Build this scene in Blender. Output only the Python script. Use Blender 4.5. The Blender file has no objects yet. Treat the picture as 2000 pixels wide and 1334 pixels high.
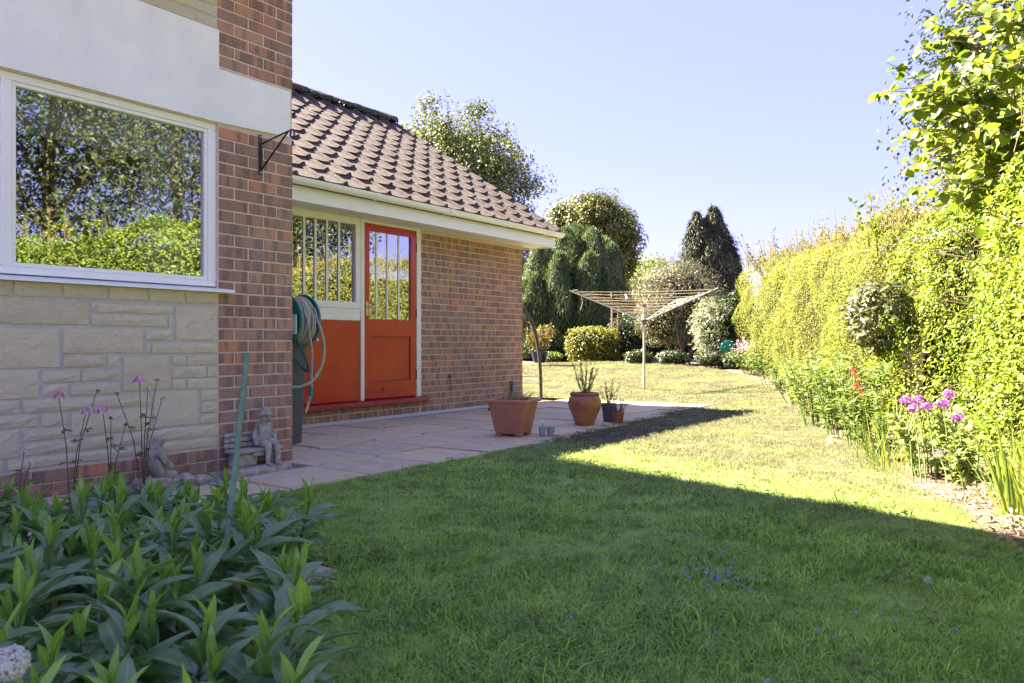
import bpy, bmesh, math, random
import numpy as np
from mathutils import Vector, Matrix, Euler

random.seed(7)
rng = np.random.default_rng(11)
S = bpy.context.scene
R = math.radians

# ------------------------------------------------------------------ camera, sky, sun, exposure
# World axes: X points out of the house walls across the lawn, Y runs along the walls away from the camera.
cam_d = bpy.data.cameras.new('camera')
cam = bpy.data.objects.new('camera', cam_d)
S.collection.objects.link(cam)
cam.location = (0, 0, 0.84)
cam.rotation_euler = (R(90), 0, R(34.9))
cam_d.sensor_width = 36
cam_d.lens = 28.0
cam_d.shift_y = 0.0005
cam_d.clip_start = 0.05
cam_d.clip_end = 2000
cam_d.dof.use_dof = True
cam_d.dof.focus_distance = 6.5
cam_d.dof.aperture_fstop = 9.0
S.camera = cam

SUN_EL = 42.0
SUN_PHI = 6.0
SUN_TRAVEL = Vector((math.cos(R(SUN_PHI)), math.sin(R(SUN_PHI)), -math.tan(R(SUN_EL)))).normalized()
w = bpy.data.worlds.new('World')
S.world = w
w.use_nodes = True
nt = w.node_tree
nt.nodes.clear()
wo = nt.nodes.new('ShaderNodeOutputWorld')
bg = nt.nodes.new('ShaderNodeBackground')
sky = nt.nodes.new('ShaderNodeTexSky')
sky.sky_type = 'NISHITA'
sky.sun_disc = False
sky.sun_elevation = R(SUN_EL)
sky.sun_rotation = math.atan2(-SUN_TRAVEL.x, -SUN_TRAVEL.y)
sky.air_density = 1.0
sky.dust_density = 0.6
sky.ozone_density = 3.0
bg.inputs['Strength'].default_value = 0.15
grade = nt.nodes.new('ShaderNodeMix')                    # the photograph's even lavender blue over the physical sky
grade.data_type = 'RGBA'
grade.inputs[0].default_value = 0.75
grade.inputs[7].default_value = (0.245, 0.280, 0.66, 1)
tint = nt.nodes.new('ShaderNodeMix')
tint.data_type = 'RGBA'
tint.blend_type = 'MULTIPLY'
tint.inputs[0].default_value = 1.0
tint.inputs[7].default_value = (0.29, 0.205, 0.265, 1)
nt.links.new(sky.outputs[0], tint.inputs[6])
nt.links.new(tint.outputs[2], grade.inputs[6])
nt.links.new(grade.outputs[2], bg.inputs[0])
nt.links.new(bg.outputs[0], wo.inputs[0])

sun_d = bpy.data.lights.new('sun', 'SUN')
sun_d.energy = 3.75
sun_d.angle = R(0.53)
sun_d.color = (1.0, 0.88, 0.72)
sun = bpy.data.objects.new('sun', sun_d)
S.collection.objects.link(sun)
sun.location = (-20, 0, 20)
sun.rotation_euler = SUN_TRAVEL.to_track_quat('-Z', 'Y').to_euler()

S.view_settings.view_transform = 'Standard'
S.view_settings.look = 'None'
S.view_settings.gamma = 1.0
S.view_settings.use_curve_mapping = False
S.view_settings.exposure = 3.85
S.render.engine = 'CYCLES'
S.cycles.use_denoising = True
S.cycles.max_bounces = 8
S.cycles.transparent_max_bounces = 12
S.cycles.caustics_reflective = False
S.cycles.caustics_refractive = False

# ------------------------------------------------------------------ material helper
def nn(t, kind, **kw):
    n = t.nodes.new(kind)
    for k, v in kw.items():
        setattr(n, k, v)
    return n

def ramp(t, fac, stops, interp='LINEAR'):
    r = nn(t, 'ShaderNodeValToRGB')
    r.color_ramp.interpolation = interp
    e = r.color_ramp.elements
    while len(e) < len(stops):
        e.new(0.5)
    for i, (p, c) in enumerate(stops):
        e[i].position = p
        e[i].color = (c[0], c[1], c[2], 1)
    t.links.new(fac, r.inputs[0])
    return r.outputs[0]

def mixc(t, fac, a, b, mode='MIX'):
    m = nn(t, 'ShaderNodeMix', data_type='RGBA', blend_type=mode)
    if isinstance(fac, (int, float)):
        m.inputs[0].default_value = fac
    else:
        t.links.new(fac, m.inputs[0])
    for i, v in ((6, a), (7, b)):
        if isinstance(v, (tuple, list)):
            m.inputs[i].default_value = (v[0], v[1], v[2], 1)
        else:
            t.links.new(v, m.inputs[i])
    return m.outputs[2]

def noise(t, vec, scale, detail=4, rough=0.55):
    n = nn(t, 'ShaderNodeTexNoise')
    n.inputs['Scale'].default_value = scale
    n.inputs['Detail'].default_value = detail
    n.inputs['Roughness'].default_value = rough
    if vec is not None:
        t.links.new(vec, n.inputs['Vector'])
    return n.outputs['Fac']

def newmat(name):
    m = bpy.data.materials.new(name)
    m.use_nodes = True
    t = m.node_tree
    p = t.nodes['Principled BSDF']
    return m, t, p

def bump(t, p, h, strength=0.3, dist=0.01):
    b = nn(t, 'ShaderNodeBump')
    b.inputs['Strength'].default_value = strength
    b.inputs['Distance'].default_value = dist
    t.links.new(h, b.inputs['Height'])
    t.links.new(b.outputs[0], p.inputs['Normal'])

def rnd_vec(t, amount=37.0, world=False):
    """object coordinates shifted by a random amount per object, so shared meshes never repeat"""
    if world:
        return nn(t, 'ShaderNodeNewGeometry').outputs['Position']
    tc = nn(t, 'ShaderNodeTexCoord')
    oi = nn(t, 'ShaderNodeObjectInfo')
    mu = nn(t, 'ShaderNodeMath', operation='MULTIPLY')
    mu.inputs[1].default_value = amount
    t.links.new(oi.outputs['Random'], mu.inputs[0])
    va = nn(t, 'ShaderNodeVectorMath', operation='ADD')
    t.links.new(tc.outputs['Object'], va.inputs[0])
    t.links.new(mu.outputs[0], va.inputs[1])
    return va.outputs[0]

def basic(name, c1, c2, scale=8, rough=0.6, bmp=0.0, bscale=None, metal=0.0, spec=0.5, world=False, dist=0.01, c3=None):
    m, t, p = newmat(name)
    v = rnd_vec(t, world=world)
    f = noise(t, v, scale, 5)
    stops = [(0.3, c1), (0.7, c2)] if c3 is None else [(0.25, c1), (0.5, c2), (0.78, c3)]
    t.links.new(ramp(t, f, stops), p.inputs['Base Color'])
    p.inputs['Roughness'].default_value = rough
    p.inputs['Metallic'].default_value = metal
    p.inputs['Specular IOR Level'].default_value = spec
    if bmp:
        bump(t, p, noise(t, v, bscale or scale * 4, 6, 0.65), bmp, dist)
    return m

def leafmat(name, ca, cb, cc=None, trans=0.35, rough=0.45, spec=0.4, tint=(1.35, 1.25, 0.7)):
    """leaf colour from the per-leaf 'rnd' attribute"""
    m, t, p = newmat(name)
    a = nn(t, 'ShaderNodeAttribute', attribute_name='rnd')
    stops = [(0.0, ca), (1.0, cb)] if cc is None else [(0.0, ca), (0.6, cb), (1.0, cc)]
    col = ramp(t, a.outputs['Fac'], stops)
    t.links.new(col, p.inputs['Base Color'])
    p.inputs['Roughness'].default_value = rough
    p.inputs['Specular IOR Level'].default_value = spec
    tr = nn(t, 'ShaderNodeBsdfTranslucent')
    t.links.new(mixc(t, 1.0, col, tint, 'MULTIPLY'), tr.inputs[0])
    mx = nn(t, 'ShaderNodeMixShader')
    mx.inputs[0].default_value = trans
    out = t.nodes['Material Output']
    t.links.new(p.outputs[0], mx.inputs[1])
    t.links.new(tr.outputs[0], mx.inputs[2])
    t.links.new(mx.outputs[0], out.inputs[0])
    return m

def make_brick_mat():
    m, t, p = newmat('rustic_brick')
    oi = nn(t, 'ShaderNodeObjectInfo')
    v = rnd_vec(t, 91.0)
    base = ramp(t, oi.outputs['Random'], [(0.0, (0.45, 0.165, 0.115)), (0.2, (0.30, 0.135, 0.11)), (0.42, (0.48, 0.215, 0.14)), (0.6, (0.25, 0.12, 0.11)), (0.8, (0.44, 0.25, 0.17)), (0.93, (0.56, 0.20, 0.095))], 'LINEAR')
    mp = nn(t, 'ShaderNodeMapping')
    mp.inputs['Scale'].default_value = (1, 16, 1.6)
    t.links.new(v, mp.inputs[0])
    band = noise(t, mp.outputs[0], 1.0, 1.5, 0.4)
    bandf = ramp(t, band, [(0.47, (0, 0, 0)), (0.57, (1, 1, 1))])
    dark = mixc(t, oi.outputs['Random'], (0.085, 0.05, 0.055), (0.14, 0.072, 0.062))
    bsep = nn(t, 'ShaderNodeSeparateColor')
    t.links.new(bandf, bsep.inputs[0])
    mul = nn(t, 'ShaderNodeMath', operation='MULTIPLY')
    mul.inputs[1].default_value = 0.88
    t.links.new(bsep.outputs[0], mul.inputs[0])
    col = mixc(t, mul.outputs[0], base, dark)
    sp = noise(t, v, 160, 3, 0.7)
    col = mixc(t, ramp(t, sp, [(0.35, (0, 0, 0)), (0.75, (0.900, 0.900, 0.900))]), col, (0.46, 0.34, 0.27))
    pos = nn(t, 'ShaderNodeNewGeometry').outputs['Position']
    col = mixc(t, ramp(t, noise(t, pos, 2.4, 5, 0.65), [(0.5, (0, 0, 0)), (0.8, (0.42, 0.42, 0.42))]), col, (0.44, 0.36, 0.31))
    col = mixc(t, ramp(t, noise(t, pos, 1.1, 4, 0.6), [(0.52, (0, 0, 0)), (0.8, (0.5, 0.5, 0.5))]), col, (0.12, 0.075, 0.065))
    t.links.new(col, p.inputs['Base Color'])
    p.inputs['Roughness'].default_value = 0.9
    p.inputs['Specular IOR Level'].default_value = 0.2
    bump(t, p, noise(t, v, 110, 6, 0.7), 0.5, 0.004)
    return m

def make_stone_mat():
    m, t, p = newmat('split_stone')
    oi = nn(t, 'ShaderNodeObjectInfo')
    v = rnd_vec(t, 53.0)
    base = ramp(t, oi.outputs['Random'], [(0, (0.60, 0.52, 0.385)), (0.5, (0.68, 0.60, 0.46)), (1, (0.63, 0.55, 0.42))])
    n1 = noise(t, v, 9, 6, 0.7)
    col = mixc(t, ramp(t, n1, [(0.35, (0, 0, 0)), (0.8, (0.690, 0.690, 0.690))]), base, (0.759, 0.673, 0.517))
    n2 = noise(t, v, 70, 5, 0.75)
    col = mixc(t, ramp(t, n2, [(0.28, (1, 1, 1)), (0.42, (0, 0, 0))]), col, (0.310, 0.230, 0.149))
    t.links.new(col, p.inputs['Base Color'])
    p.inputs['Roughness'].default_value = 0.95
    p.inputs['Specular IOR Level'].default_value = 0.15
    bump(t, p, noise(t, v, 55, 8, 0.8), 1.0, 0.009)
    return m

def make_glass(name, refl=0.3, tint=(0.86, 0.9, 0.88), wav=0.0006, rough=0.0):
    m, t, p = newmat(name)
    t.nodes.remove(p)
    out = t.nodes['Material Output']
    tr = nn(t, 'ShaderNodeBsdfTransparent')
    tr.inputs[0].default_value = (*tint, 1)
    gl = nn(t, 'ShaderNodeBsdfGlossy')
    gl.inputs['Roughness'].default_value = rough
    gl.inputs['Color'].default_value = (1, 1, 1, 1)
    fr = nn(t, 'ShaderNodeFresnel')
    fr.inputs[0].default_value = 1.5
    ad = nn(t, 'ShaderNodeMath', operation='ADD', use_clamp=True)
    ad.inputs[1].default_value = refl
    t.links.new(fr.outputs[0], ad.inputs[0])
    pos = nn(t, 'ShaderNodeNewGeometry').outputs['Position']
    b = nn(t, 'ShaderNodeBump')
    b.inputs['Strength'].default_value = 1.0
    b.inputs['Distance'].default_value = wav
    t.links.new(noise(t, pos, 2.4, 0.6, 0.4), b.inputs['Height'])
    t.links.new(b.outputs[0], gl.inputs['Normal'])
    mx = nn(t, 'ShaderNodeMixShader')
    t.links.new(ad.outputs[0], mx.inputs[0])
    t.links.new(tr.outputs[0], mx.inputs[1])
    t.links.new(gl.outputs[0], mx.inputs[2])
    t.links.new(mx.outputs[0], out.inputs[0])
    return m

M = {}
M['brick'] = make_brick_mat()
M['stone'] = make_stone_mat()
M['mortar'] = basic('pinkish_mortar', (0.56, 0.44, 0.39), (0.70, 0.58, 0.53), 30, 0.95, 0.3, 120, spec=0.1)
M['mortar_warm'] = basic('buff_mortar', (0.58, 0.46, 0.34), (0.70, 0.58, 0.45), 30, 0.95, 0.3, 120, spec=0.1)
M['mortar_grey'] = basic('grey_mortar', (0.47, 0.455, 0.43), (0.56, 0.545, 0.52), 25, 0.95, 0.4, 120, spec=0.1)
M['render'] = basic('white_render', (0.806, 0.816, 0.848), (0.890, 0.900, 0.900), 5, 0.85, 0.15, 60, spec=0.2, dist=0.003)
M['upvc'] = basic('white_upvc', (0.869, 0.880, 0.900), (0.900, 0.900, 0.900), 3, 0.28, spec=0.5)
M['white_paint'] = basic('old_white_gloss', (0.784, 0.784, 0.700), (0.869, 0.869, 0.795), 6, 0.32, 0.08, 40, spec=0.5, dist=0.003)
M['soffit'] = basic('soffit_white', (0.742, 0.731, 0.700), (0.806, 0.795, 0.763), 6, 0.45, spec=0.4)
M['red_paint'] = basic('red_gloss_paint', (0.42, 0.024, 0.016), (0.54, 0.042, 0.022), 2.2, 0.24, 0.10, 9, spec=0.55, dist=0.006)
M['red_sill'] = basic('dark_red_sill_paint', (0.30, 0.025, 0.025), (0.36, 0.036, 0.032), 5, 0.35, 0.1, 40, spec=0.5, dist=0.003)
M['glass'] = make_glass('window_glass', 0.25, wav=0.0016, rough=0.014)
M['glass_old'] = make_glass('old_float_glass', 0.42, wav=0.002, rough=0.006)
M['roof_tile'] = basic('brown_concrete_tile', (0.075, 0.060, 0.054), (0.107, 0.086, 0.076), 14, 0.92, 0.5, 130, spec=0.15, dist=0.004, c3=(0.156, 0.130, 0.117))
def spots(mat, scale, lo, hi, amount, colour, stretch=None, world=False):
    t = mat.node_tree
    p = t.nodes['Principled BSDF']
    old = p.inputs['Base Color'].links[0].from_socket
    v = rnd_vec(t, 29.0, world)
    if stretch:
        mp = nn(t, 'ShaderNodeMapping')
        mp.inputs['Scale'].default_value = stretch
        t.links.new(v, mp.inputs[0])
        v = mp.outputs[0]
    f = ramp(t, noise(t, v, scale, 5, 0.65), [(lo, (0, 0, 0)), (hi, (amount, amount, amount))])
    t.links.new(mixc(t, f, old, colour), p.inputs['Base Color'])
spots(M['roof_tile'], 34, 0.62, 0.70, 0.8, (0.42, 0.40, 0.35))
spots(M['roof_tile'], 3.0, 0.50, 0.72, 0.7, (0.075, 0.066, 0.055), world=True)
spots(M['red_paint'], 5.0, 0.5, 0.75, 0.45, (0.27, 0.016, 0.014), (1, 2.2, 0.6), True)
spots(M['red_paint'], 60, 0.70, 0.76, 0.5, (0.45, 0.16, 0.10))
spots(M['render'], 2.0, 0.5, 0.8, 0.4, (0.68, 0.69, 0.68), (1, 2.5, 0.5), True)
M['ridge'] = basic('mossy_ridge', (0.035, 0.034, 0.028), (0.085, 0.075, 0.06), 24, 0.95, 0.9, 60, spec=0.1, dist=0.02, c3=(0.17, 0.15, 0.11))
M['black_iron'] = basic('black_iron', (0.012, 0.013, 0.02), (0.03, 0.032, 0.045), 30, 0.4, 0.3, 60, spec=0.5, dist=0.003)
M['dark_metal'] = basic('dark_bronze_metal', (0.045, 0.038, 0.032), (0.085, 0.07, 0.06), 20, 0.5)
M['steel'] = basic('galvanised_steel', (0.42, 0.43, 0.44), (0.55, 0.56, 0.57), 20, 0.42, metal=0.7)
M['brass'] = basic('worn_brass', (0.60, 0.50, 0.32), (0.75, 0.66, 0.48), 40, 0.35, metal=0.6)
M['terracotta'] = basic('terracotta_plastic', (0.36, 0.155, 0.105), (0.45, 0.205, 0.14), 6, 0.55, 0.1, 60, spec=0.35)
M['glazed_pot'] = basic('glazed_terracotta', (0.24, 0.085, 0.035), (0.34, 0.13, 0.06), 7, 0.38, 0.12, 30, spec=0.5, c3=(0.38, 0.17, 0.085))
M['dark_grey_plastic'] = basic('dark_grey_plastic', (0.075, 0.085, 0.10), (0.10, 0.11, 0.125), 5, 0.5, 0.1, 80, spec=0.4)
M['light_grey_plastic'] = basic('light_grey_plastic', (0.55, 0.57, 0.6), (0.62, 0.64, 0.66), 5, 0.4)
M['blue_grey_plastic'] = basic('blue_grey_plastic', (0.20, 0.25, 0.30), (0.26, 0.31, 0.36), 8, 0.5)
M['green_plastic'] = basic('green_plastic', (0.0, 0.16, 0.115), (0.01, 0.22, 0.155), 6, 0.38)
M['dark_green'] = basic('dark_green_paint', (0.012, 0.075, 0.06), (0.02, 0.11, 0.09), 8, 0.45)
M['hose'] = basic('grey_hose', (0.27, 0.29, 0.34), (0.36, 0.38, 0.43), 30, 0.45)
M['hose_yellow'] = basic('yellow_hose_stripe', (0.62, 0.6, 0.10), (0.72, 0.68, 0.15), 30, 0.45)
M['beige'] = basic('beige_nozzle', (0.55, 0.36, 0.22), (0.62, 0.43, 0.28), 20, 0.5)
M['blue_glaze'] = basic('dark_blue_glaze', (0.008, 0.014, 0.045), (0.018, 0.028, 0.075), 8, 0.35, spec=0.3)
M['cane'] = basic('green_plastic_cane', (0.085, 0.17, 0.11), (0.15, 0.25, 0.17), 35, 0.55, 0.25, 70, spec=0.35)
M['concrete'] = basic('weathered_cast_stone', (0.221, 0.202, 0.169), (0.416, 0.390, 0.338), 26, 0.95, 1.0, 90, spec=0.1, dist=0.012, c3=(0.585, 0.559, 0.494))
M['bark'] = basic('grey_bark', (0.09, 0.07, 0.05), (0.19, 0.155, 0.12), 18, 0.95, 0.8, 50, spec=0.1, dist=0.02)
M['twig'] = basic('brown_twig', (0.12, 0.075, 0.045), (0.22, 0.15, 0.09), 25, 0.9)
M['soil'] = basic('dry_soil', (0.085, 0.062, 0.045), (0.16, 0.12, 0.09), 12, 0.98, 0.9, 50, spec=0.05, dist=0.03, world=True, c3=(0.24, 0.19, 0.15))
M['timber'] = basic('weathered_timber', (0.16, 0.115, 0.075), (0.26, 0.2, 0.14), 14, 0.9, 0.4, 60, spec=0.15)
M['dark_room'] = basic('dim_room', (0.20, 0.19, 0.175), (0.24, 0.23, 0.21), 2, 0.9)
M['fabric'] = basic('white_fabric', (0.72, 0.72, 0.72), (0.8, 0.8, 0.8), 9, 0.95)
M['gravel'] = basic('blue_grey_gravel', (0.16, 0.18, 0.22), (0.30, 0.32, 0.36), 60, 0.95, 0.6, 120, spec=0.2, c3=(0.48, 0.48, 0.47))
M['rope'] = basic('tan_line', (0.42, 0.34, 0.22), (0.52, 0.43, 0.29), 30, 0.8)
M['white_plastic'] = basic('white_peg_plastic', (0.78, 0.8, 0.8), (0.85, 0.86, 0.86), 9, 0.4)
M['stem'] = basic('purple_stem', (0.09, 0.045, 0.04), (0.15, 0.10, 0.06), 30, 0.6)
M['green_stem'] = basic('green_stem', (0.08, 0.15, 0.03), (0.13, 0.21, 0.05), 30, 0.55)
M['petal_pink'] = leafmat('pink_petal', (0.74, 0.40, 0.52), (0.86, 0.60, 0.70), trans=0.4, tint=(1, 0.92, 0.96))
M['petal_white'] = leafmat('cream_petal', (0.66, 0.66, 0.52), (0.75, 0.75, 0.66), trans=0.4, tint=(1, 1, 0.95))
M['petal_purple'] = leafmat('purple_floret', (0.36, 0.10, 0.42), (0.52, 0.20, 0.56), trans=0.35, tint=(1, 0.9, 1.0))
M['petal_red'] = leafmat('red_floret', (0.40, 0.035, 0.04), (0.52, 0.08, 0.07), trans=0.3, tint=(1, 0.9, 0.9))
M['petal_blue'] = leafmat('blue_floret', (0.22, 0.24, 0.6), (0.34, 0.36, 0.72), trans=0.3, tint=(1, 1, 1))
M['petal_yellow'] = leafmat('yellow_floret', (0.7, 0.5, 0.02), (0.8, 0.6, 0.04), trans=0.3, tint=(1, 1, 0.8))
M['fluff'] = leafmat('white_seed_fluff', (0.7, 0.7, 0.68), (0.8, 0.8, 0.78), trans=0.5, tint=(1, 1, 1))

def make_slab_mat():
    m, t, p = newmat('paving_concrete')
    oi = nn(t, 'ShaderNodeObjectInfo')
    v = rnd_vec(t, 43.0)
    base = ramp(t, oi.outputs['Random'], [(0, (0.45, 0.37, 0.205)), (0.4, (0.53, 0.43, 0.24)), (0.75, (0.60, 0.475, 0.26)), (1, (0.48, 0.40, 0.23))])
    n1 = noise(t, v, 5, 6, 0.65)
    col = mixc(t, ramp(t, n1, [(0.4, (0, 0, 0)), (0.75, (0.900, 0.900, 0.900))]), base, (0.567, 0.499, 0.466))
    n3 = noise(t, v, 2.2, 5, 0.7)
    col = mixc(t, ramp(t, n3, [(0.55, (0, 0, 0)), (0.78, (0.900, 0.900, 0.900))]), col, (0.324, 0.270, 0.250))
    n2 = noise(t, v, 45, 5, 0.7)
    col = mixc(t, ramp(t, n2, [(0.62, (0, 0, 0)), (0.8, (0.900, 0.900, 0.900))]), col, (0.756, 0.702, 0.661))
    t.links.new(col, p.inputs['Base Color'])
    p.inputs['Roughness'].default_value = 0.9
    p.inputs['Specular IOR Level'].default_value = 0.25
    bump(t, p, noise(t, v, 60, 6, 0.7), 0.35, 0.006)
    return m
M['slab'] = make_slab_mat()

def make_grass_mat(name, blades):
    m, t, p = newmat(name)
    pos = nn(t, 'ShaderNodeNewGeometry').outputs['Position']
    big = noise(t, pos, 0.42, 3, 0.6)
    mid = noise(t, pos, 2.3, 4, 0.6)
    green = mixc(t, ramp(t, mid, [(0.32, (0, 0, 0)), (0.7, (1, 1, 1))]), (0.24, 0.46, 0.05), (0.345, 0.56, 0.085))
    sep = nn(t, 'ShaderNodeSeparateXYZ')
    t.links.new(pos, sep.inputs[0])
    mr = nn(t, 'ShaderNodeMapRange')                      # drier tone, ramped along the house shadow edge to paint the lawn's sunlit part
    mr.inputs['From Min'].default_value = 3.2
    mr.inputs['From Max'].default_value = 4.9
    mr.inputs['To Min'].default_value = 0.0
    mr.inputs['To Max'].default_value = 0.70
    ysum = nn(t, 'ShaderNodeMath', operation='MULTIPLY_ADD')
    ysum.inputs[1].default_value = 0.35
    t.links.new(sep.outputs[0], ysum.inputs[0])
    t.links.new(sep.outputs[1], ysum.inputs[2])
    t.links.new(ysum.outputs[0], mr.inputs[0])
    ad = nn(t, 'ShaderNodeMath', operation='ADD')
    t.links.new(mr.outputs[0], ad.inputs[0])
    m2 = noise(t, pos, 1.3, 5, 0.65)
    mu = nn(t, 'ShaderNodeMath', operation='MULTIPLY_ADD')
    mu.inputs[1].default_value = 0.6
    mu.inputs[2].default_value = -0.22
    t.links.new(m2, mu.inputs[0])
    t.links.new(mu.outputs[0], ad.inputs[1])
    sunlit_dry = ramp(t, ad.outputs[0], [(0.0, (0, 0, 0)), (0.85, (1, 1, 1))])
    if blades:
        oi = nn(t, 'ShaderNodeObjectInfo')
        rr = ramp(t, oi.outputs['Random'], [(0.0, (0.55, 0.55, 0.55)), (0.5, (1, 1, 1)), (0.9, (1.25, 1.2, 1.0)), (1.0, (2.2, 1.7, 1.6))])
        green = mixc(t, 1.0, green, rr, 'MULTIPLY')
    col = mixc(t, sunlit_dry, green, (0.130, 0.117, 0.068))
    if not blades:
        col = mixc(t, ramp(t, noise(t, pos, 90, 4, 0.7), [(0.35, (0, 0, 0)), (0.7, (0.6, 0.6, 0.6))]), col, (0.17, 0.16, 0.06))
    t.links.new(col, p.inputs['Base Color'])
    p.inputs['Roughness'].default_value = 0.55
    p.inputs['Specular IOR Level'].default_value = 0.25
    if blades:
        gn = nn(t, 'ShaderNodeNewGeometry')               # thin blades take the light of the sward as a whole
        lean = nn(t, 'ShaderNodeVectorMath', operation='MULTIPLY_ADD')
        lean.inputs[1].default_value = (0.45, 0.45, 0.45)
        lean.inputs[2].default_value = (0, 0, 0.75)
        t.links.new(gn.outputs['Normal'], lean.inputs[0])
        nz = nn(t, 'ShaderNodeVectorMath', operation='NORMALIZE')
        t.links.new(lean.outputs[0], nz.inputs[0])
        t.links.new(nz.outputs[0], p.inputs['Normal'])
        tr = nn(t, 'ShaderNodeBsdfTranslucent')
        t.links.new(mixc(t, 1.0, col, (1.2, 1.2, 0.8), 'MULTIPLY'), tr.inputs[0])
        mx = nn(t, 'ShaderNodeMixShader')
        mx.inputs[0].default_value = 0.22
        t.links.new(p.outputs[0], mx.inputs[1])
        t.links.new(tr.outputs[0], mx.inputs[2])
        t.links.new(mx.outputs[0], t.nodes['Material Output'].inputs[0])
    else:
        bump(t, p, noise(t, pos, 120, 4, 0.7), 0.8, 0.02)
    return m
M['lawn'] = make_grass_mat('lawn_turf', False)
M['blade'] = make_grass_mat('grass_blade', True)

# ------------------------------------------------------------------ object helpers
WL = {}                                                  # world location of every object used as a parent

def wloc(o):
    return WL.get(o.name, Vector((0, 0, 0))) if o else Vector((0, 0, 0))

def tag(o, label=None, cat=None, group=None, kind=None):
    if label: o['label'] = label
    if cat: o['category'] = cat
    if group: o['group'] = group
    if kind: o['kind'] = kind
    return o

def thing(name, loc, label=None, cat=None, group=None, kind=None):
    o = bpy.data.objects.new(name, None)
    o.empty_display_size = 0.1
    o.location = loc
    S.collection.objects.link(o)
    WL[o.name] = Vector(loc)
    return tag(o, label, cat, group, kind)

def link(name, me, mat=None, parent=None, loc=None, rot=None, scale=None):
    """loc is a world position; the mesh is in its own coordinates round it"""
    o = bpy.data.objects.new(name, me)
    S.collection.objects.link(o)
    if mat is not None and not me.materials:
        me.materials.append(mat)
    p0 = wloc(parent)
    L = Vector(loc) if loc is not None else p0.copy()
    if parent:
        o.parent = parent
    o.location = L - p0
    WL[o.name] = L
    if rot is not None: o.rotation_euler = rot
    if scale is not None: o.scale = scale
    return o

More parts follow.
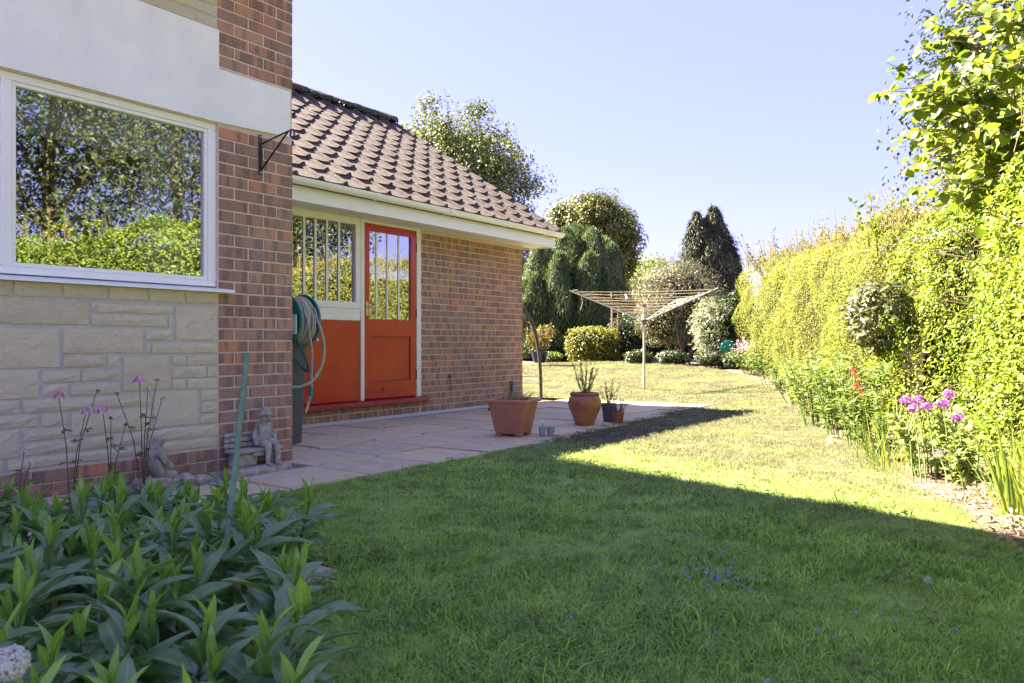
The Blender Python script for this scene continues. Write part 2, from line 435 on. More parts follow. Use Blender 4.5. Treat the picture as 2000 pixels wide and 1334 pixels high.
class MB:
    """collects shapes in world coordinates; build() links them as one mesh object"""
    def __init__(self):
        self.v, self.f = [], []
    def add(self, vs, fs):
        b = len(self.v)
        self.v += [tuple(x) for x in vs]
        self.f += [tuple(i + b for i in f) for f in fs]
        return self
    def box(self, a, b, ch=0.0):
        x0, y0, z0 = (min(a[i], b[i]) for i in range(3))
        x1, y1, z1 = (max(a[i], b[i]) for i in range(3))
        if not ch:
            return self.add([(x0, y0, z0), (x1, y0, z0), (x1, y1, z0), (x0, y1, z0), (x0, y0, z1), (x1, y0, z1), (x1, y1, z1), (x0, y1, z1)],
                            [(0, 3, 2, 1), (4, 5, 6, 7), (0, 1, 5, 4), (1, 2, 6, 5), (2, 3, 7, 6), (3, 0, 4, 7)])
        bm = bmesh.new()
        bmesh.ops.create_cube(bm, size=1.0)
        for q in bm.verts:
            q.co = Vector(((x0 + x1) / 2 + q.co.x * (x1 - x0), (y0 + y1) / 2 + q.co.y * (y1 - y0), (z0 + z1) / 2 + q.co.z * (z1 - z0)))
        bmesh.ops.bevel(bm, geom=bm.edges[:], offset=ch, segments=1, affect='EDGES')
        bm.verts.index_update()
        self.add([q.co[:] for q in bm.verts], [[q.index for q in f.verts] for f in bm.faces])
        bm.free()
        return self
    def tube(self, pts, r, n=8, cap=True):
        pts = [Vector(p) for p in pts]
        rs = r if isinstance(r, (list, tuple)) else [r] * len(pts)
        vs, fs = [], []
        up = None
        for i, p in enumerate(pts):
            d = (pts[min(i + 1, len(pts) - 1)] - pts[max(i - 1, 0)]).normalized()
            if up is None:
                up = Vector((0, 0, 1)) if abs(d.z) < 0.9 else Vector((1, 0, 0))
            s = d.cross(up).normalized()
            up = s.cross(d).normalized()
            for k in range(n):
                a = 2 * math.pi * k / n
                vs.append(p + (s * math.cos(a) + up * math.sin(a)) * rs[i])
        for i in range(len(pts) - 1):
            for k in range(n):
                fs.append((i * n + k, i * n + (k + 1) % n, (i + 1) * n + (k + 1) % n, (i + 1) * n + k))
        if cap:
            fs.append(tuple(range(n))[::-1])
            fs.append(tuple((len(pts) - 1) * n + k for k in range(n)))
        return self.add(vs, fs)
    def lathe(self, c, prof, n=24, axis='z'):
        vs, fs = [], []
        for (r, h) in prof:
            for k in range(n):
                a = 2 * math.pi * k / n
                p = (r * math.cos(a), r * math.sin(a), h)
                if axis == 'y': p = (p[0], h, p[1])
                if axis == 'x': p = (h, p[0], p[1])
                vs.append((c[0] + p[0], c[1] + p[1], c[2] + p[2]))
        for i in range(len(prof) - 1):
            for k in range(n):
                fs.append((i * n + k, i * n + (k + 1) % n, (i + 1) * n + (k + 1) % n, (i + 1) * n + k))
        if prof[0][0] > 1e-5: fs.append(tuple(range(n))[::-1])
        if prof[-1][0] > 1e-5: fs.append(tuple((len(prof) - 1) * n + k for k in range(n)))
        return self.add(vs, fs)
    def spline(self, pts, r, n=8, k=7):
        P = [Vector(p) for p in pts]
        out = []
        for i in range(len(P) - 1):
            a, b, c, d = P[max(i - 1, 0)], P[i], P[i + 1], P[min(i + 2, len(P) - 1)]
            for j in range(k):
                t = j / k
                out.append(0.5 * ((2 * b) + (c - a) * t + (2 * a - 5 * b + 4 * c - d) * t * t + (3 * b - a - 3 * c + d) * t ** 3))
        out.append(P[-1])
        return self.tube(out, r, n)
    def prism(self, poly, y0, y1, axis='y'):
        """polygon of (x, z) pairs pushed along y (or (y, z) along x)"""
        n = len(poly)
        q = (lambda a, b, t: (a, t, b)) if axis == 'y' else (lambda a, b, t: (t, a, b))
        vs = [q(a, b, y0) for a, b in poly] + [q(a, b, y1) for a, b in poly]
        fs = [tuple(range(n)), tuple(range(2 * n - 1, n - 1, -1))] + [(k, (k + 1) % n + 0, (k + 1) % n + n, k + n) for k in range(n)]
        return self.add(vs, fs)
    def build(self, name, mat, parent=None, smooth=False, loc=None, kind=None, fix=True):
        L = Vector(loc) if loc is not None else wloc(parent)
        me = bpy.data.meshes.new(name)
        me.from_pydata([(x - L.x, y - L.y, z - L.z) for x, y, z in self.v], [], self.f)
        if fix:
            bm = bmesh.new()
            bm.from_mesh(me)
            bmesh.ops.recalc_face_normals(bm, faces=bm.faces)
            bm.to_mesh(me)
            bm.free()
        if smooth:
            me.shade_smooth()
            me.set_sharp_from_angle(angle=R(38))
        o = link(name, me, mat, parent, L)
        if kind: o['kind'] = kind
        return o

def npmesh(name, V, F, rnd=None, mat=None, smooth=False):
    """numpy arrays straight into a mesh; F has 3 or 4 columns"""
    me = bpy.data.meshes.new(name)
    k = F.shape[1]
    me.vertices.add(len(V))
    me.vertices.foreach_set('co', V.astype(np.float32).ravel())
    me.loops.add(F.size)
    me.loops.foreach_set('vertex_index', F.astype(np.int32).ravel())
    me.polygons.add(len(F))
    me.polygons.foreach_set('loop_start', np.arange(0, F.size, k, dtype=np.int32))
    me.update(calc_edges=True)
    if rnd is not None:
        a = me.attributes.new('rnd', 'FLOAT', 'POINT')
        a.data.foreach_set('value', rnd.astype(np.float32))
    if smooth: me.shade_smooth()
    if mat: me.materials.append(mat)
    return me

def unit(a):
    return a / np.maximum(np.linalg.norm(a, axis=-1, keepdims=True), 1e-9)

def leaf_arrays(P, N, D, L, W, fold=0.25, droop=0.15, fat=0.45):
    """leaves as kinked diamonds: base, left, mid rib, right, tip (4 triangles)"""
    n = len(P)
    D = unit(D - N * np.sum(D * N, 1, keepdims=True))
    Sd = np.cross(D, N)
    L = np.broadcast_to(np.asarray(L, float), (n,))[:, None]
    W = np.broadcast_to(np.asarray(W, float), (n,))[:, None]
    b = P
    mid = P + D * L * fat - N * W * fold * 0.5
    l = P + D * L * fat + Sd * W * 0.5 + N * W * fold * 0.5
    r = P + D * L * fat - Sd * W * 0.5 + N * W * fold * 0.5
    tip = P + D * L - N * L * droop
    V = np.stack([b, l, mid, r, tip], 1).reshape(-1, 3)
    i = np.arange(n)[:, None, None] * 5
    F = (np.array([[0, 2, 1], [0, 3, 2], [1, 2, 4], [2, 3, 4]])[None] + i).reshape(-1, 3)
    return V, F

def round_leaf_arrays(P, N, D, L, W, fold=0.2, droop=0.15, fat=0.5):
    n = len(P)
    D = unit(D - N * np.sum(D * N, 1, keepdims=True))
    Sd = np.cross(D, N)
    L = np.broadcast_to(np.asarray(L, float), (n,))[:, None]
    W = np.broadcast_to(np.asarray(W, float), (n,))[:, None] * (L / L.mean())
    pts = []
    for (t, s_) in ((0, 0), (0.12, 0.7), (0.42, 1.0), (0.75, 0.66), (1.0, 0.0), (0.75, -0.66), (0.42, -1.0), (0.12, -0.7), (0.45, 0.0)):
        pts.append(P + D * L * t + Sd * W * 0.5 * s_ + N * (W * fold * abs(s_) * 0.5 - L * droop * t * t))
    V = np.stack(pts, 1).reshape(-1, 3)
    F = np.array([[8, k, (k + 1) % 8] for k in range(8)])
    return V, (F[None] + np.arange(n)[:, None, None] * 9).reshape(-1, 3)

def leaves(name, P, N, L, W, mat, parent=None, D=None, rnd=None, fold=0.25, droop=0.15, fat=0.45, kind=None, loc=None, rounded=False):
    n = len(P)
    if D is None: D = rng.normal(size=(n, 3))
    V, F = (round_leaf_arrays if rounded else leaf_arrays)(P, unit(N), D, L, W, fold, droop, fat)
    if rnd is None: rnd = rng.random(n)
    L0 = np.array(loc if loc is not None else wloc(parent))
    me = npmesh(name, V - L0, F, np.repeat(np.clip(rnd, 0, 1), len(V) // n), mat)
    o = link(name, me, None, parent, L0)
    if kind: o['kind'] = kind
    return o

_dirs = np.random.default_rng(3).normal(size=(24, 3))
_ph = np.random.default_rng(4).random(24) * 6.28
def sn(P, f):
    """cheap smooth noise in about -1..1"""
    s = 0
    for k in range(24):
        s = s + np.sin(P @ (_dirs[k] * f * (1 + 0.07 * k)) + _ph[k])
    return s / 7.0

def gh(x, y):
    """height of the ground: level by the house, a gentle rise to the end of the garden"""
    t = np.clip((np.asarray(y, float) - 11.0) / 7.0, 0, 1)
    return 0.36 * t * t * (3 - 2 * t)

# ------------------------------------------------------------------ ground, lawn, beds, patio
LAWN = [(-3.63, 2.12), (-3.63, 5.2), (-3.72, 6.0), (-3.8, 7.5), (-3.9, 8.6), (-4.1, 9.6), (-4.6, 10.25), (-6.4, 10.32), (-14, 10.4), (-15, 15.3), (-11.6, 15.7),
        (-10.6, 16.3), (-10.0, 17.4), (-9.1, 17.7), (-8.1, 17.4), (-7.0, 16.6), (-5.9, 15.9), (-4.9, 14.75), (-4.12, 13.5), (-3.45, 12.0),
        (-2.9, 10.5), (-2.35, 9.1), (-1.9, 7.95), (-1.49, 7.05), (-1.0, 6.0), (-0.68, 5.1), (-0.5, 4.7), (-0.32, 4.2), (-0.17, 3.9), (0.3, 3.0), (0.9, 1.4),
        (1.6, -4), (-2.0, -4), (-1.95, 1.0), (-2.195, 2.085)]

def smooth_poly(poly, step=0.12):
    out = []
    n = len(poly)
    for i in range(n):
        a, b = np.array(poly[i]), np.array(poly[(i + 1) % n])
        k = max(1, int(np.linalg.norm(b - a) / step))
        for j in range(k):
            q = a + (b - a) * j / k
            out.append(q)
    return np.array(out)

def in_poly(X, Y, poly):
    poly = np.asarray(poly)
    c = np.zeros(len(X), bool)
    j = len(poly) - 1
    for i in range(len(poly)):
        xi, yi = poly[i]
        xj, yj = poly[j]
        cr = ((yi > Y) != (yj > Y)) & (X < (xj - xi) * (Y - yi) / (yj - yi + 1e-12) + xi)
        c ^= cr
        j = i
    return c

def sheet(name, poly, mat, dz, step=0.5, kind='structure'):
    """polygon sheet following the ground, dz above it"""
    p = smooth_poly(poly, step)
    bm = bmesh.new()
    vs = [bm.verts.new((x, y, 0)) for x, y in p]
    bm.faces.new(vs)
    for co, no in [((0, yy, 0), (0, 1, 0)) for yy in np.arange(11, 19, 0.8)]:
        bmesh.ops.bisect_plane(bm, geom=bm.verts[:] + bm.edges[:] + bm.faces[:], plane_co=co, plane_no=no)
    bmesh.ops.triangulate(bm, faces=bm.faces[:])
    for q in bm.verts:
        q.co.z = float(gh(q.co.x, q.co.y)) + dz
    bmesh.ops.recalc_face_normals(bm, faces=bm.faces)
    me = bpy.data.meshes.new(name)
    bm.to_mesh(me)
    bm.free()
    if me.polygons and me.polygons[0].normal.z < 0: me.flip_normals()
    o = link(name, me, mat)
    return tag(o, kind=kind)

def ground():
    xs = np.concatenate([[-900, -300, -120, -60], np.arange(-40, 20.1, 4), [40, 100, 300, 900]])
    ys = np.concatenate([[-900, -300, -100, -40, -12, -4], np.arange(0, 24.1, 1.0), [40, 80, 160, 400, 1200]])
    X, Y = np.meshgrid(xs, ys)
    V = np.stack([X.ravel(), Y.ravel(), gh(X, Y).ravel() - 0.05], 1)
    nx = len(xs)
    F = np.array([[j * nx + i, j * nx + i + 1, (j + 1) * nx + i + 1, (j + 1) * nx + i] for j in range(len(ys) - 1) for i in range(nx - 1)])
    tag(link('ground', npmesh('ground', V, F), M['soil']), kind='structure')
ground()
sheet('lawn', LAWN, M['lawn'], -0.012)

def tuft_mesh(seed, nb, h, wd, spread, lean):
    r = np.random.default_rng(seed)
    V, F = [], []
    for _ in range(nb):
        a = r.random() * 6.28
        rad = spread * math.sqrt(r.random())
        bx, by = rad * math.cos(a), rad * math.sin(a)
        hh = h * (0.5 + 0.7 * r.random())
        d = r.random() * 6.28
        ln = lean * (0.25 + r.random()) * hh
        s = d + 1.57 + r.normal() * 0.5
        sx, sy = math.cos(s) * wd / 2, math.sin(s) * wd / 2
        b = len(V)
        m = (bx + math.cos(d) * ln * 0.35, by + math.sin(d) * ln * 0.35, hh * 0.6)
        t = (bx + math.cos(d) * ln, by + math.sin(d) * ln, hh * (0.98 - 0.15 * lean))
        V += [(bx - sx, by - sy, 0), (bx + sx, by + sy, 0), (m[0] + sx * 0.8, m[1] + sy * 0.8, m[2]), (m[0] - sx * 0.8, m[1] - sy * 0.8, m[2]), t]
        F += [(b, b + 1, b + 2), (b, b + 2, b + 3), (b + 3, b + 2, b + 4)]
    return npmesh('grass_tuft', np.array(V), np.array(F), None, M['blade'])

def grass_points(name, pts, scl, protos, parent=None, label=None, cat=None):
    n = len(pts)
    me = bpy.data.meshes.new(name)
    me.vertices.add(n)
    me.vertices.foreach_set('co', pts.astype(np.float32).ravel())
    a = me.attributes.new('rot', 'FLOAT_VECTOR', 'POINT')
    a.data.foreach_set('vector', np.stack([rng.normal(size=n) * 0.12, rng.normal(size=n) * 0.12, rng.random(n) * 6.28], 1).astype(np.float32).ravel())
    a = me.attributes.new('scl', 'FLOAT', 'POINT')
    a.data.foreach_set('value', scl.astype(np.float32))
    me.materials.append(M['blade'])
    o = link(name, me, None, parent)
    col = bpy.data.collections.new(name + '_tufts')
    for p in protos:
        col.objects.link(bpy.data.objects.new('grass_tuft', p))
    ng = bpy.data.node_groups.new(name + '_scatter', 'GeometryNodeTree')
    ng.interface.new_socket('Geometry', in_out='INPUT', socket_type='NodeSocketGeometry')
    ng.interface.new_socket('Geometry', in_out='OUTPUT', socket_type='NodeSocketGeometry')
    gi, go = nn(ng, 'NodeGroupInput'), nn(ng, 'NodeGroupOutput')
    ip = nn(ng, 'GeometryNodeInstanceOnPoints')
    ci = nn(ng, 'GeometryNodeCollectionInfo')
    ci.inputs['Collection'].default_value = col
    ci.inputs['Separate Children'].default_value = True
    ci.inputs['Reset Children'].default_value = True
    ar = nn(ng, 'GeometryNodeInputNamedAttribute', data_type='FLOAT_VECTOR')
    ar.inputs['Name'].default_value = 'rot'
    asc = nn(ng, 'GeometryNodeInputNamedAttribute', data_type='FLOAT')
    asc.inputs['Name'].default_value = 'scl'
    L = ng.links
    L.new(gi.outputs[0], ip.inputs['Points'])
    L.new(ci.outputs[0], ip.inputs['Instance'])
    ip.inputs['Pick Instance'].default_value = True
    L.new(ar.outputs[0], ip.inputs['Rotation'])
    L.new(asc.outputs[0], ip.inputs['Scale'])
    L.new(ip.outputs[0], go.inputs[0])
    o.modifiers.new('scatter', 'NODES').node_group = ng
    return tag(o, label, cat, kind='stuff')

CT, ST = math.cos(R(34.9)), math.sin(R(34.9))
def scatter_in(poly, dens, zmin, zmax, xr=0.80):
    """random ground points inside poly whose distance from the lens is zmin..zmax and that lie in or near the frame"""
    p = np.asarray(poly)
    x0, y0, x1, y1 = p[:, 0].min(), p[:, 1].min(), p[:, 0].max(), p[:, 1].max()
    n = int((x1 - x0) * (y1 - y0) * dens)
    X, Y = x0 + rng.random(n) * (x1 - x0), y0 + rng.random(n) * (y1 - y0)
    cx, cz = CT * X + ST * Y, -ST * X + CT * Y
    k = (cz > zmin) & (cz <= zmax) & (np.abs(cx) < xr * cz + 0.3)
    X, Y = X[k], Y[k]
    k = in_poly(X, Y, p)
    return X[k], Y[k]

LP = smooth_poly(LAWN, 0.3)
LPJ = LP + np.stack([sn(np.c_[LP, LP[:, :1] * 0], 2.5), sn(np.c_[LP, LP[:, :1] * 0 + 9], 2.5)], 1) * 0.03
PR_NEAR = [tuft_mesh(s, 13, 0.032, 0.0027, 0.05, 1.5) for s in range(5)]
PR_MID = [tuft_mesh(20 + s, 14, 0.032, 0.0042, 0.08, 1.4) for s in range(4)]
PR_FAR = [tuft_mesh(40 + s, 14, 0.034, 0.008, 0.16, 1.3) for s in range(4)]
allp, alls = [], []
def grass_zone(nm, dens, z0, z1, protos):
    X, Y = scatter_in(LPJ, dens, z0, z1)
    hv = 0.8 + 0.38 * sn(np.c_[X, Y, X * 0], 1.8) + 0.22 * sn(np.c_[X, Y, X * 0 + 5], 6.0)
    s = np.clip(hv, 0.4, 1.7) * (0.8 + 0.4 * rng.random(len(X)))
    if z0 > 8: s = 0.72 + 0.16 * (s - 0.8) + 0.12 * rng.random(len(X))
    elif z0 > 4: s = 0.85 + 0.5 * (s - 0.85)
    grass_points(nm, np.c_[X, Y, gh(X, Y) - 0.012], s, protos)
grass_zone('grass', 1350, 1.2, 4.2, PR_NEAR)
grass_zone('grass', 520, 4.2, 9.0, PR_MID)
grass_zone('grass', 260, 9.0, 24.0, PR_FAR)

# patio: four rows of slabs along the wall, each slab a piece of its own
patio = MB().box((-6.165, 2.0, -0.06), (-3.66, 10.3, -0.036)).build('patio', M['soil'])
tag(patio, kind='structure')
def slab_mesh(seed):
    r = random.Random(seed)
    mb = MB().box((-0.5, -0.5, -0.04), (0.5, 0.5, 0), 0.008)
    me = bpy.data.meshes.new('paving_slab')
    me.from_pydata([(x + r.uniform(-.006, .006), y + r.uniform(-.006, .006), z) for x, y, z in mb.v], [], mb.f)
    me.materials.append(M['slab'])
    return me
SL = [slab_mesh(i) for i in range(4)]
def slab(x0, x1, y0, y1, parent=patio, z=0.0, rz=0.0):
    g = 0.012
    link('paving_slab', random.choice(SL), None, parent, ((x0 + x1) / 2, (y0 + y1) / 2, z + random.uniform(-.007, .006)),
         (random.uniform(-.006, .006), random.uniform(-.006, .006), rz + random.uniform(-.006, .006)), (x1 - x0 - 2 * g, y1 - y0 - 2 * g, 1))
ROWS = [(-6.06, -5.48, 3.72), (-5.48, -4.86, 3.70), (-4.86, -4.20, 3.66), (-4.20, -3.62, 2.39)]
for ri, (x0, x1, ys) in enumerate(ROWS):
    y = ys
    while y < 10.2:
        ln = 0.62 if ri != 1 or y > 4 else 0.62
        y1 = min(y + ln, 10.28)
        xa = x1 - (0.05 if ri == 3 and y > 5.5 else 0) - (0.1 if ri == 3 and y > 7 else 0) - (0.12 if ri == 3 and y > 8.4 else 0)
        if y1 - y > 0.2: slab(x0, xa, y, y1)
        y = y1
path = MB().box((-4.2, 0.6, -0.045), (-2.18, 2.085, -0.028)).build('path', M['soil'])
tag(path, kind='structure')
for xa in (-4.06, -3.43, -2.80):
    for ya in (0.86, 1.48):
        slab(xa, xa + 0.60, ya, ya + 0.60, path, -0.002)

def pebbles(name, x0, x1, y0, y1, n, parent=None, z=0.0, r0=0.006, r1=0.016):
    base = np.array([[1, 0, 0], [-1, 0, 0], [0, 1, 0], [0, -1, 0], [0, 0, 0.7], [0, 0, -0.7]])
    fb = np.array([[0, 2, 4], [2, 1, 4], [1, 3, 4], [3, 0, 4], [2, 0, 5], [1, 2, 5], [3, 1, 5], [0, 3, 5]])
    c = np.c_[x0 + rng.random(n) * (x1 - x0), y0 + rng.random(n) * (y1 - y0), np.full(n, z)]
    s = r0 + rng.random((n, 1, 1)) * (r1 - r0)
    V = (base[None] * s * (0.7 + 0.6 * rng.random((n, 6, 1))) + c[:, None]).reshape(-1, 3)
    F = (fb[None] + np.arange(n)[:, None, None] * 6).reshape(-1, 3)
    o = link(name, npmesh(name, V, F), M['gravel'], parent)
    o['kind'] = 'stuff'
    return o
pebbles('gravel', -6.16, -6.05, 3.7, 9.3, 2600, z=-0.012)
pebbles('gravel', -4.37, -4.2, 1.7, 3.62, 1500, z=-0.02)

# soil strip where the beds meet the grass
sheet('flower_bed', [(-0.05, 3.7), (-0.32, 4.2), (-0.5, 4.7), (-0.68, 5.1), (-1.0, 6.0), (-1.49, 7.05), (-1.9, 7.95), (-2.35, 9.1), (-2.9, 10.5), (-3.45, 12), (-4.12, 13.5), (-4.9, 14.75), (-5.9, 15.9),
      (-5.2, 16.8), (-2.5, 12.5), (-0.9, 9.2), (0.3, 6.6), (1.1, 4.6), (1.5, 3.0), (0.35, 2.9)], M['soil'], -0.02)

# ------------------------------------------------------------------ bricks
def brick_mesh(length, seed, h=0.065, d=0.09):
    r = random.Random(seed)
    j = lambda a: r.uniform(-a, a)
    c = 0.0035
    y0, y1, z0, z1 = -length / 2, length / 2, -h / 2, h / 2
    V = [(-d, y0, z0), (-d, y1, z0), (-d, y1, z1), (-d, y0, z1)]
    V += [(-c, y0 + j(.0012), z0 + j(.001)), (-c, y1 + j(.0012), z0 + j(.001)), (-c, y1 + j(.0012), z1 + j(.001)), (-c, y0 + j(.0012), z1 + j(.001))]
    V += [(j(.0012), y0 + c, z0 + c), (j(.0012), y1 - c, z0 + c), (j(.0012), y1 - c, z1 - c), (j(.0012), y0 + c, z1 - c)]
    F = [(8, 9, 10, 11)]
    for a, b in ((4, 8), (0, 4)):
        for k in range(4):
            F.append((a + k, a + (k + 1) % 4, b + (k + 1) % 4, b + k))
    me = bpy.data.meshes.new('brick')
    me.from_pydata(V, [], F)
    me.materials.append(M['brick'])
    return me
_bm = {}
def brick(x, y0, y1, z0, parent, h=0.065):
    ln = round(y1 - y0, 3)
    key = (ln, h, random.randrange(3))
    if key not in _bm:
        _bm[key] = brick_mesh(ln, hash(key) % 1000, h)
    return link('brick', _bm[key], None, parent, (x + random.uniform(-.001, .0012), (y0 + y1) / 2 + random.uniform(-.001, .001), z0 + h / 2 + random.uniform(-.0008, .0008)))

def brick_rows(x, y0, y1, zs, parent, phase=0.0, skip=None):
    """running bond between y0 and y1; the cut pieces fall at the ends"""
    for k, z in enumerate(zs):
        off = phase + (0.1125 if k % 2 else 0.0)
        y = y0 - off
        while y < y1 - 0.02:
            a, b = max(y, y0), min(y + 0.215, y1)
            if b - a > 0.03 and not (skip and skip(a, b, z)):
                brick(x, a, b, z, parent)
            y += 0.225

# ------------------------------------------------------------------ main house
MX, EX = -4.38, -6.17                                   # brick faces of the two walls
house = thing('brick_house', (-6.5, 1.0, 0), 'brick and pale stone house with a white panel above its big picture window', 'house')
mort = MB()
xm = MX - 0.0045
mort.box((xm, 3.05, -0.1), (xm - 0.25, 3.632, 3.8))                     # pier
mort.box((xm, 3.05, 2.21), (xm - 0.25, -8, 3.8))                        # over the window
mort.box((xm, -8, -0.1), (xm - 0.25, 3.05, 1.15))                       # under it
mort.box((xm, -8, 1.15), (xm - 0.25, 0.6, 2.21))
wall = mort.build('wall', M['mortar'], house)
SLOPE = 0.66  # unseen roof and gable, stretched so their shadow edge fits the lawn
def roofz(x): return 3.94 + (MX - x) * SLOPE
gable = MB().prism([(xm - 0.26, -0.1), (xm - 0.26, 3.5), (-16.4, roofz(-16.4) - 0.2), (-24, 4.2), (-24, -0.1)], 3.36, 3.62).build('gable_wall', M['mortar'], house)
shadow_roof = MB()
shadow_roof.prism([(-3.88, roofz(-3.88) - 0.10), (-3.88, roofz(-3.88)), (-16.4, roofz(-16.4)), (-24.5, 4.1), (-24.5, 4.0), (-16.4, roofz(-16.4) - 0.10)], -8, 3.655)
shadow_roof.build('roof', M['roof_tile'], house)

for k in range(50):                                                     # pier bricks below and above the white panel
    z = 0.03 + 0.075 * k
    if 2.235 - 0.065 < z < 2.555 or z > 3.7: continue
    if k % 2: cuts = [(3.057, 3.167), (3.177, 3.392), (3.402, 3.637)]
    else: cuts = [(3.057, 3.272), (3.282, 3.497), (3.507, 3.637)]
    if z > 2.5: cuts = [(a - (0.01 if i == 0 else 0), b) for i, (a, b) in enumerate(cuts)]
    for a, b in cuts: brick(MX, a, b, z, wall)
brick_rows(MX + 0.004, 1.0, 3.047, [0.03, 0.105], wall, 0.06)           # plinth

stones = MB().box((MX - 0.004, 0.6, 0.184), (MX - 0.1, 3.052, 1.152)).build('stone_cladding', M['mortar_grey'], house)
upper = MB().box((MX - 0.004, 0.6, 2.8), (MX - 0.1, 3.04, 3.8)).build('stone_cladding', M['mortar_grey'], house)
STONES = [(1.772,1.862,1.072,1.151),(1.868,2.102,1.074,1.151),(2.111,2.344,1.075,1.151),(2.353,2.582,1.076,1.151),(2.590,2.817,1.078,1.151),(2.827,3.047,1.079,1.151),(1.654,2.241,0.933,1.059),(2.254,2.284,1.007,1.055),(2.293,2.739,1.006,1.055),(2.256,2.707,0.930,0.994),(2.713,2.742,0.929,0.994),(2.757,3.047,0.850,1.056),(1.654,2.089,0.706,0.912),(2.104,2.553,0.776,0.916),(2.568,2.736,0.851,0.913),(2.568,2.599,0.777,0.835),(2.604,3.047,0.772,0.833),(2.104,2.333,0.702,0.768),(2.344,2.418,0.704,0.763),(2.434,2.727,0.559,0.762),(2.738,2.823,0.701,0.759),(2.833,3.047,0.697,0.759),(2.738,2.967,0.623,0.695),(2.973,3.047,0.622,0.690),(2.738,2.823,0.558,0.618),(2.834,3.047,0.551,0.618),(1.654,1.986,0.552,0.698),(2.000,2.196,0.626,0.690),(2.203,2.418,0.627,0.686),(2.000,2.131,0.555,0.618),(2.143,2.418,0.552,0.613),(1.654,1.893,0.477,0.545),(1.905,2.603,0.473,0.542),(2.615,2.909,0.337,0.547),(2.926,3.047,0.479,0.544),(2.926,3.047,0.402,0.472),(2.926,3.047,0.337,0.395),(1.654,1.981,0.404,0.468),(1.996,2.131,0.400,0.461),(2.147,2.601,0.333,0.462),(1.654,1.892,0.252,0.395),(1.906,2.131,0.330,0.391),(1.906,2.363,0.254,0.321),(2.376,2.575,0.254,0.323),(2.587,3.047,0.256,0.328),(1.654,1.822,0.188,0.244),(1.833,2.564,0.190,0.245),(2.575,3.047,0.190,0.247)]
def stone_mesh(w_, h_, seed):
    r = np.random.default_rng(seed)
    nx = 2 + min(5, int(w_ / 0.07))
    nz = 2 + min(3, int(h_ / 0.06))
    V, F = [], []
    for j in range(nz + 1):
        for i in range(nx + 1):
            e = i in (0, nx) or j in (0, nz)
            yy = -w_ / 2 + w_ * i / nx + (0 if i in (0, nx) else r.normal() * 0.006)
            zz = -h_ / 2 + h_ * j / nz + (0 if j in (0, nz) else r.normal() * 0.006)
            V.append(((0.001 + r.random() * 0.002) if e else 0.004 + r.random() * 0.006, yy + (r.normal() * 0.0012 if e else 0), zz + (r.normal() * 0.0012 if e else 0)))
    n1 = nx + 1
    for j in range(nz):
        for i in range(nx):
            a = j * n1 + i
            F.append((a, a + 1, a + n1 + 1, a + n1))
    edge = list(range(0, nx + 1)) + [j * n1 + nx for j in range(1, nz + 1)] + [nz * n1 + i for i in range(nx - 1, -1, -1)] + [j * n1 for j in range(nz - 1, 0, -1)]
    b = len(V)
    V += [(-0.03, V[i][1], V[i][2]) for i in edge]
    ne = len(edge)
    for k in range(ne):
        F.append((edge[k], b + k, b + (k + 1) % ne, edge[(k + 1) % ne]))
    me = bpy.data.meshes.new('stone')
    me.from_pydata(V, [], F)
    bm = bmesh.new(); bm.from_mesh(me); bmesh.ops.recalc_face_normals(bm, faces=bm.faces); bm.to_mesh(me); bm.free()
    me.materials.append(M['stone'])
    return me
def stone(a, b, c, d, seed):
    g = 0.003
    link('stone', stone_mesh(b - a - 2 * g, d - c - 2 * g, seed), None, upper if c > 2 else stones, (MX, (a + b) / 2, (c + d) / 2))
for i, (a, b, c, d) in enumerate(STONES): stone(a, b, c, d, i)
for i, (a, b, c, d) in enumerate([(2.05, 2.52, 2.80, 2.868), (2.53, 3.035, 2.805, 2.868), (2.2, 2.7, 2.878, 2.94), (2.71, 3.03, 2.878, 2.94), (2.3, 3.03, 2.95, 3.09), (1.3, 1.64, 0.7, 1.06), (1.2, 1.64, 0.2, 0.45), (1.2, 1.64, 0.46, 0.69), (1.3, 1.76, 1.07, 1.15)]): stone(a, b, c, d, 90 + i)

# white rendered panel with the step at its right end
panel = MB().prism([(-8, 2.218), (3.046, 2.218), (3.605, 2.243), (3.605, 2.553), (3.047, 2.553), (3.047, 2.798), (-8, 2.798)], MX - 0.02, MX + 0.014, axis='x')
panel.build('rendered_panel', M['render'], house)

# window
FX = MX - 0.022                                          # frame face
win = MB()
def bar(mb, x0, x1, y0, y1, z0, z1, ch=0.004): mb.box((x0, y0, z0), (x1, y1, z1), ch)
fr = MB()
bar(fr, FX - 0.06, FX, 0.62, 3.05, 2.172, 2.216)
bar(fr, FX - 0.06, FX, 0.62, 3.05, 1.188, 1.226)
bar(fr, FX - 0.06, FX, 2.995, 3.052, 1.2262, 2.1718)
bar(fr, FX - 0.06, FX, 1.815, 1.868, 1.2262, 2.1718)
bar(fr, FX - 0.06, FX, 0.62, 0.68, 1.2262, 2.1718)
window = fr.build('window', M['upvc'], house)
bead = MB()                                              # inner beads round each light, a touch behind the frame face
for (ya, yb, za, zb) in ((1.868, 2.995, 1.226, 2.172), (0.68, 1.815, 1.226, 1.80), (0.68, 1.815, 1.86, 2.172)):
    bt = 0.022
    xb0, xb1 = FX - 0.05, FX - 0.008
    bead.box((xb0, ya + 0.0005, za + 0.0005), (xb1, yb - 0.0005, za + bt), 0.003).box((xb0, ya + 0.0005, zb - bt), (xb1, yb - 0.0005, zb - 0.0005), 0.003)
    bead.box((xb0, ya + 0.0005, za + bt + .0003), (xb1, ya + bt, zb - bt - .0003), 0.003).box((xb0, yb - bt, za + bt + .0003), (xb1, yb - 0.0005, zb - bt - .0003), 0.003)
bead.build('glazing_bead', M['upvc'], window)
